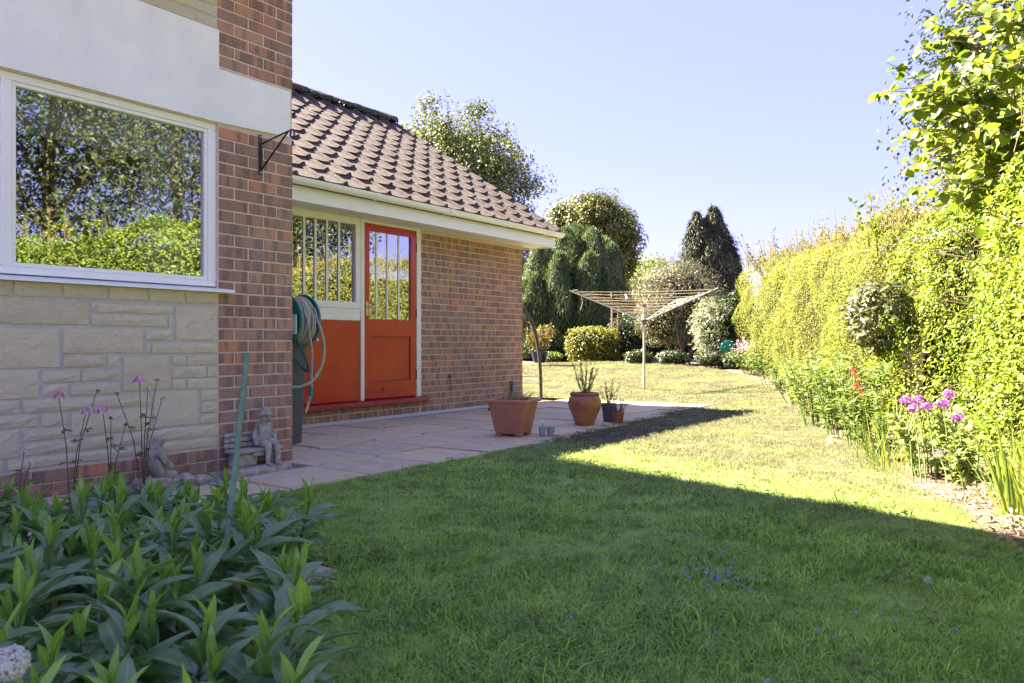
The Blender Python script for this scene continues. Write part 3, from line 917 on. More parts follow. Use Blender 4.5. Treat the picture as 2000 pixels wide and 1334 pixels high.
MB().box((FX - 0.055, 0.6805, 1.8003), (FX + 0.002, 1.8145, 1.8597), 0.004).build('transom', M['upvc'], window)
for (ya, yb, za, zb) in ((1.88, 2.983, 1.238, 2.16), (0.69, 1.80, 1.238, 1.79), (0.69, 1.80, 1.872, 2.16)):
    MB().box((FX - 0.034, ya, za), (FX - 0.029, yb, zb)).build('pane', M['glass'], window)
MB().prism([(FX - 0.05, 1.158), (MX + 0.055, 1.150), (MX + 0.055, 1.163), (MX + 0.045, 1.170), (FX - 0.05, 1.1875)], 0.55, 3.135).build('sill', M['upvc'], window)

# the room behind the glass
room = MB()
rx0, rx1 = -8.0, xm - 0.26
room.box((rx0, -1.5, 0.02), (rx1, 3.3, 0.06)).box((rx0, -1.5, 2.42), (rx1, 3.3, 2.46)).box((rx0 - 0.05, -1.5, 0.02), (rx0, 3.3, 2.46))
room.box((rx0, -1.55, 0.02), (rx1, -1.5, 2.46)).box((rx0, 3.3, 0.02), (rx1, 3.35, 2.46))
room.build('room', M['dark_room'], house)
bl = MB()
for i in range(3): bl.box((MX - 0.085 - 0.010 * i, 0.7, 1.93 + 0.05 * i), (MX - 0.095 - 0.010 * i, 2.98, 2.21), 0.004)
tag(bl.build('window_blind', M['fabric'], None, loc=(MX - 0.15, 1.8, 1.93)), 'white fabric blind half folded up behind the picture window', 'blind')
cu = MB()
cp = [(MX - 0.20 + 0.018 * math.sin(i * 1.3), 2.66 + 0.36 * i / 26) for i in range(27)]
cu.add([(x, y, 1.1) for x, y in cp] + [(x, y, 1.95) for x, y in cp], [(i, i + 1, i + 28, i + 27) for i in range(26)])
tag(cu.build('curtain', M['fabric'], None, smooth=True, loc=(MX - 0.20, 2.8, 1.1)), 'white pleated curtain drawn to the right behind the picture window', 'curtain')

# ------------------------------------------------------------------ extension
ext = thing('brick_extension', (-8.5, 6.5, 0), 'low brick extension with red door, barred window and brown tiled roof', 'house')
em = EX - 0.0045
e = MB()
e.box((em, 7.003, -0.1), (em - 0.22, 9.098, 2.2))
e.box((em, 3.62, -0.1), (em - 0.22, 7.003, 0.15))
e.box((em, 3.62, 0.15), (em - 0.22, 5.0, 2.2))
ewall = e.build('wall', M['mortar_warm'], ext)
RZ0, RX0, RX1 = 2.325, -5.685, -8.82                      # eave and ridge of the tiled slope
PITCH = math.atan2(4.33 - RZ0, RX0 - RX1)
MB().prism([(em - 0.23, -0.1), (em - 0.23, 2.15), (RX1, 4.18), (-11.5, 2.5), (-11.5, -0.1)], 8.87, 9.095).build('gable_wall', M['mortar_warm'], ext)
zs = [0.022 + 0.075 * k for k in range(28)]
brick_rows(EX, 7.006, 9.102, zs, ewall, 0.1)
brick_rows(EX, 3.64, 7.0, zs[:2], ewall, 0.04)
lb = MB()                                                # strip behind the house corner, joined
for k, z in enumerate(zs[2:]):
    y = 3.64 - (0.1125 if k % 2 else 0)
    while y < 4.98:
        a, b = max(y, 3.64), min(y + 0.215, 4.99)
        if b - a > 0.03: lb.box((EX - 0.05, a, z), (EX, b, z + 0.065))
        y += 0.225
lb.build('brickwork', M['brick'], ext, kind='stuff')
MB().prism([(EX - 0.02, -0.02), (EX + 0.035, -0.02), (EX + 0.03, 0.004), (EX + 0.006, 0.024), (EX - 0.02, 0.026)], 3.66, 9.1).build('mortar_fillet', M['mortar_grey'], ext)

# door and window screen
WX = EX - 0.012
scr = MB()
scr.box((WX - 0.06, 5.0, 0.21), (WX + 0.004, 5.09, 2.16), 0.003)
scr.box((WX - 0.06, 6.045, 0.21), (WX + 0.006, 6.094, 2.16), 0.003)
scr.box((WX - 0.06, 6.934, 0.21), (WX + 0.006, 7.002, 2.16), 0.003)
scr.box((WX - 0.06, 6.0942, 2.124), (WX + 0.003, 6.9338, 2.16), 0.003)
scr.build('door_frame', M['white_paint'], ext)
wf = MB()
wf.box((WX - 0.05, 5.0903, 2.085), (WX, 6.0447, 2.16), 0.003)
wf.box((WX - 0.05, 5.0903, 1.193), (WX + 0.002, 6.0447, 1.262), 0.003)
wf.box((WX - 0.05, 5.0903, 1.2622), (WX, 5.135, 2.0848), 0.003)
wf.box((WX - 0.05, 5.972, 1.2622), (WX, 6.0447, 2.0848), 0.003)
ewin = wf.build('window', M['white_paint'], ext)
MB().box((WX - 0.038, 5.13, 1.255), (WX - 0.033, 5.98, 2.09)).build('pane', M['glass_old'], ewin)
for yb in (5.297, 5.442, 5.594, 5.758):
    MB().box((WX - 0.0325, yb - 0.0145, 1.2623), (WX - 0.022, yb + 0.0145, 2.0847), 0.002).build('glazing_bar', M['white_paint'], ewin)
MB().box((WX - 0.04, 5.0903, 1.068), (WX - 0.006, 6.0447, 1.1928), 0.002).build('white_panel', M['white_paint'], ext)
MB().box((WX - 0.04, 5.0903, 0.218), (WX - 0.010, 6.0447, 1.0676), 0.002).build('red_panel', M['red_paint'], ext)
sl = MB().prism([(WX - 0.05, 0.152), (EX + 0.05, 0.150), (EX + 0.062, 0.158), (EX + 0.062, 0.183), (EX + 0.05, 0.195), (WX - 0.05, 0.217)], 4.95, 7.075).build('sill', M['red_sill'], ext)
DX = WX - 0.006
d = MB()
d.box((DX - 0.04, 6.097, 0.222), (DX, 6.182, 2.12), 0.003)
d.box((DX - 0.04, 6.845, 0.222), (DX, 6.931, 2.12), 0.003)
d.box((DX - 0.04, 6.1823, 2.045), (DX - 0.001, 6.8447, 2.12), 0.002)
d.box((DX - 0.04, 6.1823, 0.905), (DX - 0.001, 6.8447, 1.088), 0.002)
d.box((DX - 0.04, 6.1823, 0.222), (DX - 0.001, 6.8447, 0.405), 0.002)
door = d.build('door', M['red_paint'], ext)
MB().box((DX - 0.034, 6.1825, 0.4052), (DX - 0.018, 6.8445, 0.9048)).build('panel', M['red_paint'], door)
bd = MB()
for (a, b, c_, d_) in ((6.1825, 6.8445, 0.4053, 0.417), (6.1825, 6.8445, 0.893, 0.9047), (6.1825, 6.194, 0.4172, 0.8928), (6.833, 6.8445, 0.4172, 0.8928)):
    bd.box((DX - 0.0178, a, c_), (DX - 0.006, b, d_), 0.002)
bd.build('moulding', M['red_sill'], door)
MB().box((DX - 0.026, 6.178, 1.084), (DX - 0.021, 6.849, 2.049)).build('pane', M['glass_old'], door)
for yb in (6.30, 6.47, 6.655):
    MB().box((DX - 0.0205, yb - 0.013, 1.0882), (DX - 0.014, yb + 0.013, 2.0448), 0.002).build('glazing_bar', M['white_paint'], door)
hd = MB().box((DX + 0.0005, 6.124, 1.125), (DX + 0.005, 6.158, 1.275), 0.002)
hd.tube([(DX + 0.004, 6.141, 1.225), (DX + 0.045, 6.141, 1.225)], 0.008, 10).tube([(DX + 0.045, 6.137, 1.225), (DX + 0.047, 6.2, 1.222), (DX + 0.04, 6.25, 1.215)], [0.009, 0.008, 0.006], 10)
hd.build('handle', M['brass'], door, smooth=True)
MB().box((DX + 0.0052, 6.138, 1.145), (DX + 0.0058, 6.144, 1.168)).build('keyhole', M['black_iron'], door)
for zc in (1.93, 1.17, 0.46):
    MB().tube([(DX + 0.004, 6.9325, zc - 0.05), (DX + 0.004, 6.9325, zc + 0.05)], 0.006, 8).box((DX - 0.01, 6.925, zc - 0.05), (DX + 0.002, 6.94, zc + 0.05)).build('hinge', M['red_sill'], door)
MB().box((DX - 0.0005, 6.37, 0.305), (DX + 0.012, 6.40, 0.335), 0.003).box((DX + 0.004, 6.38, 0.312), (DX + 0.02, 6.42, 0.32), 0.002).build('bolt', M['red_sill'], door)
# room behind
er = MB()
er.box((-9.5, 4.9, 0.02), (em - 0.24, 8.6, 0.05)).box((-9.5, 4.9, 2.13), (em - 0.24, 8.6, 2.15)).box((-9.55, 4.9, 0.02), (-9.5, 8.6, 2.15)).box((-9.5, 4.85, 0.02), (em - 0.24, 4.9, 2.15)).box((-9.5, 8.6, 0.02), (em - 0.24, 8.65, 2.15))
er.build('room', M['dark_room'], ext)

# eaves: soffit planks, fascia, gutter
for k in range(4):
    xa = EX + 0.008 + k * 0.0885
    MB().box((xa, 3.64, 2.150 + 0.001 * (k % 2)), (xa + 0.083, 9.31, 2.162)).build('soffit_plank', M['soffit'], ext)
MB().box((EX + 0.006, 3.64, 2.1625), (-5.81, 9.31, 2.17)).build('soffit_backing', M['soffit'], ext)
MB().box((-5.812, 3.64, 2.138), (-5.79, 9.33, 2.31), 0.002).box((-6.7, 9.312, 2.138), (-5.8125, 9.33, 2.34), 0.002).build('fascia', M['upvc'], ext)
g = MB()
GX, GZ, GR = -5.728, 2.332, 0.058
arc = [(GX + GR * math.cos(a), GZ + GR * math.sin(a)) for a in np.linspace(math.pi, 2 * math.pi, 11)]
arc2 = [(GX + (GR - 0.004) * math.cos(a), GZ + (GR - 0.004) * math.sin(a)) for a in np.linspace(2 * math.pi, math.pi, 11)]
g.prism(arc + arc2, 3.64, 9.40)
gut = g.build('gutter', M['upvc'], ext, smooth=True)
for y in (4.3, 5.8, 6.9, 8.06, 9.02):
    b = MB()
    a3 = [(GX + (GR + 0.004) * math.cos(a), GZ + (GR + 0.004) * math.sin(a)) for a in np.linspace(math.pi, 2 * math.pi + 0.1, 11)]
    a4 = [(GX + (GR + 0.0003) * math.cos(a), GZ + (GR + 0.0003) * math.sin(a)) for a in np.linspace(2 * math.pi + 0.1, math.pi, 11)]
    b.prism(a3 + a4, y - 0.016, y + 0.016)
    if y in (6.9, 9.02): b.prism(a3 + a4, y + 0.05, y + 0.10)
    b.box((-5.7895, y - 0.02, GZ - 0.06), (GX, y + 0.02, GZ - GR - 0.0045))
    b.build('gutter_bracket', M['upvc'], gut)
capm = [(GX + (GR + 0.002) * math.cos(a), GZ + (GR + 0.002) * math.sin(a)) for a in np.linspace(math.pi, 2 * math.pi, 11)]
MB().prism(capm, 9.4002, 9.41).build('end_cap', M['upvc'], gut)

# roof: deck and single-roll tiles
rd = MB()
nrm = Vector((math.sin(PITCH), 0, math.cos(PITCH)))
dn = Vector((math.cos(PITCH), 0, -math.sin(PITCH)))
LEN = (RX0 - RX1) / math.cos(PITCH)
rd.prism([(RX0 - 0.06, RZ0 + 0.0), (RX1, 4.30), (-11.9, 2.36), (-11.9, 2.30), (RX1, 4.22), (RX0 - 0.06, RZ0 - 0.06)], 3.64, 9.30)
roof = rd.build('roof', M['roof_tile'], ext)
def tile_mesh(seed):
    r = random.Random(seed)
    prof = [(-0.15, 0.004), (-0.08, 0.0), (0.0, 0.003), (0.062, 0.010), (0.078, 0.030), (0.096, 0.041), (0.116, 0.036), (0.132, 0.014), (0.151, 0.004)]
    j = [r.uniform(-.0015, .0015) for _ in prof]
    th = 0.024
    n = len(prof)
    V = []
    for (u, lift, t) in ((0.0, 0.022, 0), (0.345, 0.0, 0), (0.0, 0.022, th)):       # nose top, head top, nose bottom
        for i, (y, z) in enumerate(prof):
            zz = z + lift - t + j[i]
            V.append((-u, y, zz if t == 0 else min(z * 0.55 + lift - t, zz)))
    F = [(i, i + 1, n + i + 1, n + i) for i in range(n - 1)] + [(2 * n + i, 2 * n + i + 1, i + 1, i) for i in range(n - 1)]
    b = len(V)
    V += [(0.0, prof[-1][0], V[3 * n - 1][2] - 0.006), (-0.345, prof[-1][0], -0.02)]
    F += [(n - 1, 3 * n - 1, b + 1, 2 * n - 1)]
    me = bpy.data.meshes.new('roof_tile')
    me.from_pydata(V, [], F)
    bm = bmesh.new(); bm.from_mesh(me)
    for f in bm.faces:
        f.normal_update()
    bm.to_mesh(me); bm.free()
    me.materials.append(M['roof_tile'])
    return me
TM = [tile_mesh(i) for i in range(5)]
NR = 12
GA = LEN / NR
rot0 = Matrix(((dn.x, 0, nrm.x), (0, 1, 0), (dn.z, 0, nrm.z))).to_euler()
for k in range(NR):
    base = Vector((RX0, 0, RZ0)) - dn * (GA * k)
    for c in range(19):
        yc = 9.14 - 0.30 * c
        p = base + nrm * random.uniform(-.002, .002)
        o = link('roof_tile', random.choice(TM), None, roof, (p.x, yc + random.uniform(-.005, .005), p.z), (rot0.x, rot0.y + random.uniform(-.010, .006), rot0.z + random.uniform(-.014, .014)))
def ridge_mesh(seed):
    r = random.Random(seed)
    V, F = [], []
    n = 9
    for y in (-0.225, -0.1, 0.05, 0.225):
        for i in range(n):
            a = math.pi * i / (n - 1)
            rr = 0.14 + r.uniform(-.008, .008)
            V.append((rr * math.cos(a) * 1.15, y, rr * math.sin(a) * 0.85 - 0.02))
    for j in range(3):
        for i in range(n - 1):
            F.append((j * n + i, (j + 1) * n + i, (j + 1) * n + i + 1, j * n + i + 1))
    F += [tuple(range(n))[::-1], tuple(3 * n + i for i in range(n))]
    me = bpy.data.meshes.new('ridge_tile')
    me.from_pydata(V, [], F)
    me.materials.append(M['ridge'])
    return me
RM = [ridge_mesh(i) for i in range(3)]
for k in range(13):
    link('ridge_tile', random.choice(RM), None, roof, (RX1, 9.06 - 0.447 * k, 4.335 + random.uniform(-.006, .006)), (random.uniform(-.01, .01), 0, random.uniform(-.012, .012)))
npz = 900                                                # moss lumps along the ridge and on the top courses
ys_ = 3.8 + rng.random(npz) * 5.4
uu = np.abs(rng.normal(size=npz)) * 0.10
P = np.stack([RX1 + 0.1 + uu * math.cos(PITCH), ys_, 4.36 - uu * math.sin(PITCH) * 1.1 + 0.01], 1)
leaves('moss', P, rng.normal(size=(npz, 3)) + [0.4, 0, 1], 0.03, 0.028, leafmat('roof_moss', (0.03, 0.032, 0.014), (0.08, 0.08, 0.035), trans=0.1), roof, kind='stuff')

# ------------------------------------------------------------------ things on and by the walls
br = thing('plant_bracket', (MX, 3.365, 1.95), 'black wrought iron hanging basket bracket on the brick pier', 'bracket')
b0 = MX + 0.001
MB().box((b0, 3.352, 1.945), (b0 + 0.006, 3.378, 2.21), 0.002).tube([(b0 + 0.012, 3.365, 1.99), (b0 + 0.02, 3.365, 2.06), (b0 + 0.012, 3.365, 2.15)], 0.007, 8).build('back_plate', M['black_iron'], br)
MB().tube([(b0 + 0.006, 3.365, 2.145), (-4.2, 3.365, 2.175), (-4.06, 3.365, 2.195), (-4.035, 3.365, 2.185)] + [(-4.055 + 0.02 * math.cos(a), 3.365, 2.165 + 0.02 * math.sin(a)) for a in np.linspace(0.9, -4.2, 14)], 0.006, 8).build('arm', M['black_iron'], br, smooth=True)
pts = [Vector((b0 + 0.008, 3.365, 1.972)).lerp(Vector((-4.10, 3.365, 2.186)), t) for t in np.linspace(0, 1, 15)]
MB().tube(pts, [0.006 + (0.0028 if i % 3 == 0 and 2 < i < 12 else 0) for i in range(15)], 6).build('strut', M['black_iron'], br)
MB().tube([(b0 + 0.006, 3.365, 2.195), (b0 + 0.009, 3.365, 2.195)], 0.006, 8).tube([(b0 + 0.006, 3.365, 1.96), (b0 + 0.009, 3.365, 1.96)], 0.006, 8).build('screw', M['steel'], br)

hk = thing('wall_hook', (EX, 7.506, 0.30), 'rusty iron hook with a hanging rod on the brick wall beside the red door', 'hook')
MB().box((EX + 0.0015, 7.49, 0.40), (EX + 0.012, 7.525, 0.445), 0.003).build('plate', M['black_iron'], hk)
MB().tube([(EX + 0.012, 7.505, 0.42), (EX + 0.03, 7.505, 0.41), (EX + 0.03, 7.507, 0.3), (EX + 0.02, 7.512, 0.24)], 0.004, 6).build('rod', M['black_iron'], hk)

bn = thing('water_butt', (-5.4, 4.23, 0), 'dark grey plastic bin standing behind the corner of the house', 'bin')
def taper_box(mb, c, a0, b0_, a1, b1, z0, z1, r=0.03):
    ring = []
    for (a, b, z) in ((a0, b0_, z0), (a1, b1, z1)):
        for sx, sy in ((1, 1), (-1, 1), (-1, -1), (1, -1)):
            for q in range(4):
                t = (q / 3) * math.pi / 2 + {(1, 1): 0, (-1, 1): math.pi / 2, (-1, -1): math.pi, (1, -1): 1.5 * math.pi}[(sx, sy)]
                ring.append((c[0] + sx * (a - r) + r * math.cos(t), c[1] + sy * (b - r) + r * math.sin(t), z))
    mb.add(ring, [tuple(range(15, -1, -1)), tuple(range(16, 32))] + [(k, (k + 1) % 16, 16 + (k + 1) % 16, 16 + k) for k in range(16)])
    return mb
taper_box(MB(), (-5.4, 4.23), 0.19, 0.205, 0.22, 0.232, 0.002, 0.80).build('body', M['dark_grey_plastic'], bn, smooth=True)
taper_box(taper_box(MB(), (-5.4, 4.23), 0.235, 0.245, 0.235, 0.245, 0.8003, 0.825), (-5.4, 4.23), 0.225, 0.235, 0.20, 0.21, 0.8253, 0.845).build('lid', M['dark_grey_plastic'], bn, smooth=True)

RC = (-5.25, 4.365, 1.02)
hr = thing('hose_reel', (RC[0], RC[1], 0.845), 'green hose reel wound with grey and yellow striped hose by the house corner', 'hose reel')
for yy, nm in ((4.27, 'flange'), (4.465, 'flange')):
    f = MB().lathe((RC[0], yy, RC[2]), [(0.03, -0.008), (0.12, -0.008), (0.19, -0.004), (0.214, -0.010), (0.219, 0.0), (0.214, 0.010), (0.19, 0.004), (0.12, 0.008), (0.03, 0.008)], 40, 'y')
    f.build('flange', M['green_plastic'], hr, smooth=True)
MB().tube([(RC[0], 4.2, RC[2]), (RC[0], 4.5, RC[2])], 0.045, 16).build('drum', M['green_plastic'], hr, smooth=True)
fm = MB()
for yy in (4.225, 4.505):
    fm.box((RC[0] - 0.02, yy - 0.012, 0.86), (RC[0] + 0.02, yy + 0.012, 1.03), 0.004)
    fm.box((RC[0] - 0.14, yy - 0.014, 0.846), (RC[0] + 0.14, yy + 0.014, 0.87), 0.004)
fm.box((RC[0] + 0.07, 4.235, 0.90), (RC[0] + 0.19, 4.25, 1.06), 0.006)
fm.build('frame', M['light_grey_plastic'], hr)
hp = []
N = 620
for i in range(N):
    t = i / N
    lay = t * 3.0
    rr = 0.115 + 0.026 * lay
    ph = (lay % 1.0)
    yy = 4.29 + 0.155 * (ph if int(lay) % 2 == 0 else 1 - ph)
    a = t * 2 * math.pi * 24
    hp.append((RC[0] + rr * math.cos(a) * (1 + 0.03 * math.sin(a * 3.1)), yy + 0.006 * math.sin(a * 1.7), RC[2] + rr * math.sin(a) - (0.015 if math.sin(a) < 0 else 0)))
hose = MB().tube(hp, 0.0098, 7)
hose.spline([(RC[0] + 0.17, 4.33, 1.10), (RC[0] + 0.20, 4.345, 1.0), (RC[0] + 0.205, 4.36, 0.9), (RC[0] + 0.205, 4.385, 0.75), (RC[0] + 0.20, 4.385, 0.55), (RC[0] + 0.205, 4.38, 0.47)], 0.0105, 8)
hose.spline([(RC[0] + 0.18, 4.43, 1.12), (RC[0] + 0.215, 4.45, 0.98), (RC[0] + 0.225, 4.49, 0.83), (RC[0] + 0.22, 4.485, 0.68), (RC[0] + 0.21, 4.42, 0.56), (RC[0] + 0.2, 4.34, 0.50), (RC[0] + 0.18, 4.24, 0.48), (RC[0] + 0.1, 4.1, 0.5)], 0.0105, 8)
hz = hose.build('hose', M['hose'], hr, smooth=True)
yst = []
hv = [Vector(p) for p in hp]
for i in range(0, N):
    rad = Vector((hv[i].x - RC[0], 0, hv[i].z - RC[2])).normalized()
    yst.append(hv[i] + rad * 0.0075 + Vector((0, 0.004 * math.sin(i * 0.21), 0)))
ys2 = MB().tube(yst, 0.0036, 4)
ys2.spline([(RC[0] + 0.229, 4.455, 0.98), (RC[0] + 0.236, 4.495, 0.83), (RC[0] + 0.231, 4.49, 0.68), (RC[0] + 0.221, 4.425, 0.556), (RC[0] + 0.21, 4.345, 0.495)], 0.0036, 5)
ys2.build('hose_stripe', M['hose_yellow'], hz)
cn = MB().tube([(RC[0] + 0.205, 4.38, 0.475), (RC[0] + 0.204, 4.376, 0.43)], 0.017, 12).tube([(RC[0] + 0.204, 4.375, 0.428), (RC[0] + 0.203, 4.372, 0.405)], 0.020, 12)
cn.build('connector', M['green_plastic'], hz, smooth=True)
MB().tube([(RC[0] + 0.203, 4.372, 0.404), (RC[0] + 0.2, 4.355, 0.355)], [0.018, 0.014], 12).build('nozzle_collar', M['blue_grey_plastic'], hz, smooth=True)
MB().tube([(RC[0] + 0.2, 4.354, 0.354), (RC[0] + 0.195, 4.33, 0.27)], [0.0145, 0.011], 12).build('nozzle', M['beige'], hz, smooth=True)
MB().spline([(RC[0] + 0.1, 4.27, 0.93), (RC[0] + 0.19, 4.33, 0.72), (RC[0] + 0.18, 4.36, 0.60), (RC[0] + 0.1, 4.3, 0.70)], 0.011, 8).build('feed_hose', M['dark_green'], hr, smooth=True)

# ------------------------------------------------------------------ cast stone figures
def skin_mesh(name, pts, edges, radii, mat, parent, loc, sub=2):
    """a continuous body grown over a skeleton, baked to a plain mesh"""
    me = bpy.data.meshes.new(name)
    me.from_pydata(pts, edges, [])
    o = bpy.data.objects.new(name, me)
    S.collection.objects.link(o)
    o.modifiers.new('skin', 'SKIN')
    for i, r in enumerate(radii):
        me.skin_vertices[0].data[i].radius = (r, r) if not isinstance(r, tuple) else r
    me.skin_vertices[0].data[0].use_root = True
    sb = o.modifiers.new('sub', 'SUBSURF')
    sb.levels = sub
    sb.render_levels = sub
    dg = bpy.context.evaluated_depsgraph_get()
    dg.update()
    m2 = bpy.data.meshes.new_from_object(o.evaluated_get(dg))
    bpy.data.objects.remove(o)
    m2.name = name
    m2.shade_smooth()
    m2.materials.clear()
    m2.materials.append(mat)
    return link(name, m2, None, parent, loc)

ST0 = Vector((-4.285, 3.25, 0.0))
sb_ = thing('garden_statue', ST0, 'weathered stone statue of a boy in a hat sitting on a bench', 'statue')
def lumpy(mb_pts, seed): return mb_pts
base = MB()
ring = []
nr = 26
for lvl, (sx, sy, z) in enumerate(((1.0, 1.0, 0.0), (1.02, 1.0, 0.025), (0.9, 0.95, 0.045), (0.6, 0.7, 0.055))):
    for k in range(nr):
        a = 2 * math.pi * k / nr
        cxx, cyy = math.copysign(abs(math.cos(a)) ** 0.5, math.cos(a)), math.copysign(abs(math.sin(a)) ** 0.5, math.sin(a))
        j = 1 + 0.05 * math.sin(k * 2.3 + lvl) + 0.03 * math.sin(k * 5.1)
        ring.append((ST0.x + 0.015 + 0.095 * sx * cxx * j, ST0.y + 0.205 * sy * cyy * j, z + 0.006 * math.sin(k * 1.9 + lvl * 2)))
base.add(ring, [tuple(range(nr))[::-1], tuple(3 * nr + k for k in range(nr))] + [(l * nr + k, l * nr + (k + 1) % nr, (l + 1) * nr + (k + 1) % nr, (l + 1) * nr + k) for l in range(3) for k in range(nr)])
base.build('plinth', M['concrete'], sb_, smooth=True)
bx, by = ST0.x, ST0.y
seat = MB().box((bx - 0.06, by - 0.185, 0.138), (bx + 0.062, by + 0.19, 0.162), 0.007)
seat.box((bx - 0.05, by - 0.165, 0.05), (bx + 0.04, by + 0.0, 0.1375), 0.012).box((bx - 0.05, by + 0.10, 0.05), (bx + 0.055, by + 0.175, 0.1375), 0.014)
seat.prism([(bx + 0.045, 0.1375), (bx + 0.064, 0.1375), (bx + 0.06, 0.115), (bx + 0.048, 0.112)], by - 0.05, by + 0.03)
seat.build('bench_seat', M['concrete'], sb_)
for (z0, z1) in ((0.166, 0.196), (0.201, 0.232), (0.237, 0.262)):
    MB().box((bx - 0.072, by - 0.18, z0), (bx - 0.05, by + 0.13, z1), 0.006).build('bench_slat', M['concrete'], sb_)
by2 = by + 0.075
pt = [(0, 0, 0.185), (-0.005, 0, 0.235), (0.0, 0, 0.285), (0.006, 0, 0.318), (0.012, 0, 0.330), (0.020, 0, 0.348), (0.020, 0, 0.374),
      (0.003, 0.042, 0.303), (0.0, 0.066, 0.245), (0.035, 0.066, 0.198), (0.055, 0.055, 0.188),
      (0.003, -0.042, 0.303), (-0.006, -0.066, 0.245), (0.016, -0.07, 0.195), (0.03, -0.068, 0.172),
      (0.025, 0.026, 0.186), (0.085, 0.042, 0.180), (0.082, 0.046, 0.11), (0.078, 0.046, 0.058), (0.112, 0.052, 0.052),
      (0.025, -0.026, 0.186), (0.088, -0.03, 0.184), (0.085, -0.03, 0.115), (0.08, -0.03, 0.062), (0.113, -0.034, 0.053)]
ed = [(0, 1), (1, 2), (2, 3), (3, 4), (4, 5), (5, 6), (2, 7), (7, 8), (8, 9), (9, 10), (2, 11), (11, 12), (12, 13), (13, 14), (0, 15), (15, 16), (16, 17), (17, 18), (18, 19), (0, 20), (20, 21), (21, 22), (22, 23), (23, 24)]
rd_ = [0.054, 0.050, 0.044, 0.027, 0.021, 0.036, 0.034, 0.023, 0.019, 0.017, 0.015, 0.023, 0.019, 0.017, 0.016, 0.036, 0.027, 0.021, 0.018, 0.016, 0.036, 0.027, 0.019, 0.017, 0.014]
fig = skin_mesh('figure', pt, ed, rd_, M['concrete'], sb_, (bx - 0.005, by2, 0))
fc = MB()                                                # face: nose, brow, lapels
hx, hz_ = bx + 0.022, 0.358
fc.prism([(hx + 0.028, hz_ + 0.008), (hx + 0.039, hz_ - 0.006), (hx + 0.026, hz_ - 0.008)], by2 - 0.005, by2 + 0.005)
fc.box((hx + 0.022, by2 - 0.014, hz_ - 0.019), (hx + 0.0305, by2 + 0.014, hz_ - 0.0145), 0.0015)
for sg in (-1, 1):
    fc.lathe((hx + 0.024, by2 + sg * 0.012, hz_ + 0.004), [(0.0, -0.005), (0.005, 0.0), (0.0, 0.005)], 8)
    fc.lathe((hx - 0.002, by2 + sg * 0.031, hz_ - 0.002), [(0.0, -0.009), (0.006, 0.0), (0.0, 0.009)], 8)
fc.build('face', M['concrete'], fig, smooth=True)
ht = MB().lathe((bx + 0.014, by2, 0.377), [(0.0, 0.045), (0.012, 0.044), (0.026, 0.036), (0.033, 0.018), (0.037, 0.004), (0.045, -0.004), (0.046, -0.009), (0.036, -0.007)], 20)
ht.build('hat', M['concrete'], fig, smooth=True)

S2 = Vector((-4.27, 2.53, 0.0))
s2 = thing('garden_statue', S2, 'small bareheaded stone figure crouching behind the leafy plants', 'statue')
p2 = [(0, 0, 0.10), (0.0, 0.01, 0.17), (0.01, 0.025, 0.225), (0.015, 0.04, 0.255), (0.02, 0.05, 0.285), (0.02, 0.05, 0.305),
      (0.05, 0.03, 0.21), (0.07, 0.06, 0.155), (0.07, 0.10, 0.12), (-0.04, 0.03, 0.21), (-0.04, 0.07, 0.155), (0.0, 0.11, 0.12),
      (0.04, 0.06, 0.085), (0.05, 0.14, 0.075), (-0.03, 0.06, 0.085), (-0.03, 0.14, 0.075)]
e2 = [(0, 1), (1, 2), (2, 3), (3, 4), (4, 5), (2, 6), (6, 7), (7, 8), (2, 9), (9, 10), (10, 11), (0, 12), (12, 13), (0, 14), (14, 15)]
r2 = [0.055, 0.052, 0.045, 0.022, 0.042, 0.040, 0.022, 0.018, 0.016, 0.022, 0.018, 0.016, 0.034, 0.026, 0.034, 0.026]
skin_mesh('figure', p2, e2, r2, M['concrete'], s2, S2)
MB().box((S2.x - 0.07, S2.y - 0.08, 0), (S2.x + 0.08, S2.y + 0.11, 0.07), 0.02).build('plinth', M['concrete'], s2)
rk = MB()
for (a, b, c, s) in ((-4.2, 2.71, 0.045, 0.05), (-4.18, 2.78, 0.035, 0.04), (-4.23, 2.66, 0.04, 0.045)):
    rk.lathe((a, b, c), [(0, -s), (s * 0.9, -s * 0.4), (s * 1.05, 0.1 * s), (s * 0.6, s * 0.6), (0, s * 0.75)], 9)
rk.build('base_rock', M['concrete'], s2)

# ------------------------------------------------------------------ pots
def soil_disc(mb, c, r, z): return mb.lathe((c[0], c[1], z), [(0.0, 0.006), (r * 0.6, 0.004), (r, 0.0)], 20)

PLC = (-4.10, 5.90)
PRZ = R(14)
pl = thing('square_planter', (PLC[0], PLC[1], 0), 'square ribbed terracotta coloured planter standing on the patio edge', 'planter')
def sq(h, z, c=PLC, rz=PRZ):
    return [(c[0] + (sx * h) * math.cos(rz) - (sy * h) * math.sin(rz), c[1] + (sx * h) * math.sin(rz) + (sy * h) * math.cos(rz), z) for sx, sy in ((1, 1), (-1, 1), (-1, -1), (1, -1))]
def sqring(levels):
    V, F = [], []
    for h, z in levels: V += sq(h, z)
    for i in range(len(levels) - 1):
        for k in range(4): F.append((i * 4 + k, i * 4 + (k + 1) % 4, (i + 1) * 4 + (k + 1) % 4, (i + 1) * 4 + k))
    return V, F
Vp, Fp = sqring([(0.125, 0.03), (0.168, 0.262), (0.171, 0.264), (0.176, 0.305), (0.165, 0.306), (0.158, 0.24)])
Fp = [(3, 2, 1, 0)] + Fp
pb = MB().add(Vp, Fp)
pb.build('body', M['terracotta'], pl)
Vr, Fr = sqring([(0.179, 0.298), (0.196, 0.300), (0.203, 0.308), (0.203, 0.322), (0.197, 0.330), (0.176, 0.330), (0.168, 0.322), (0.167, 0.306)])
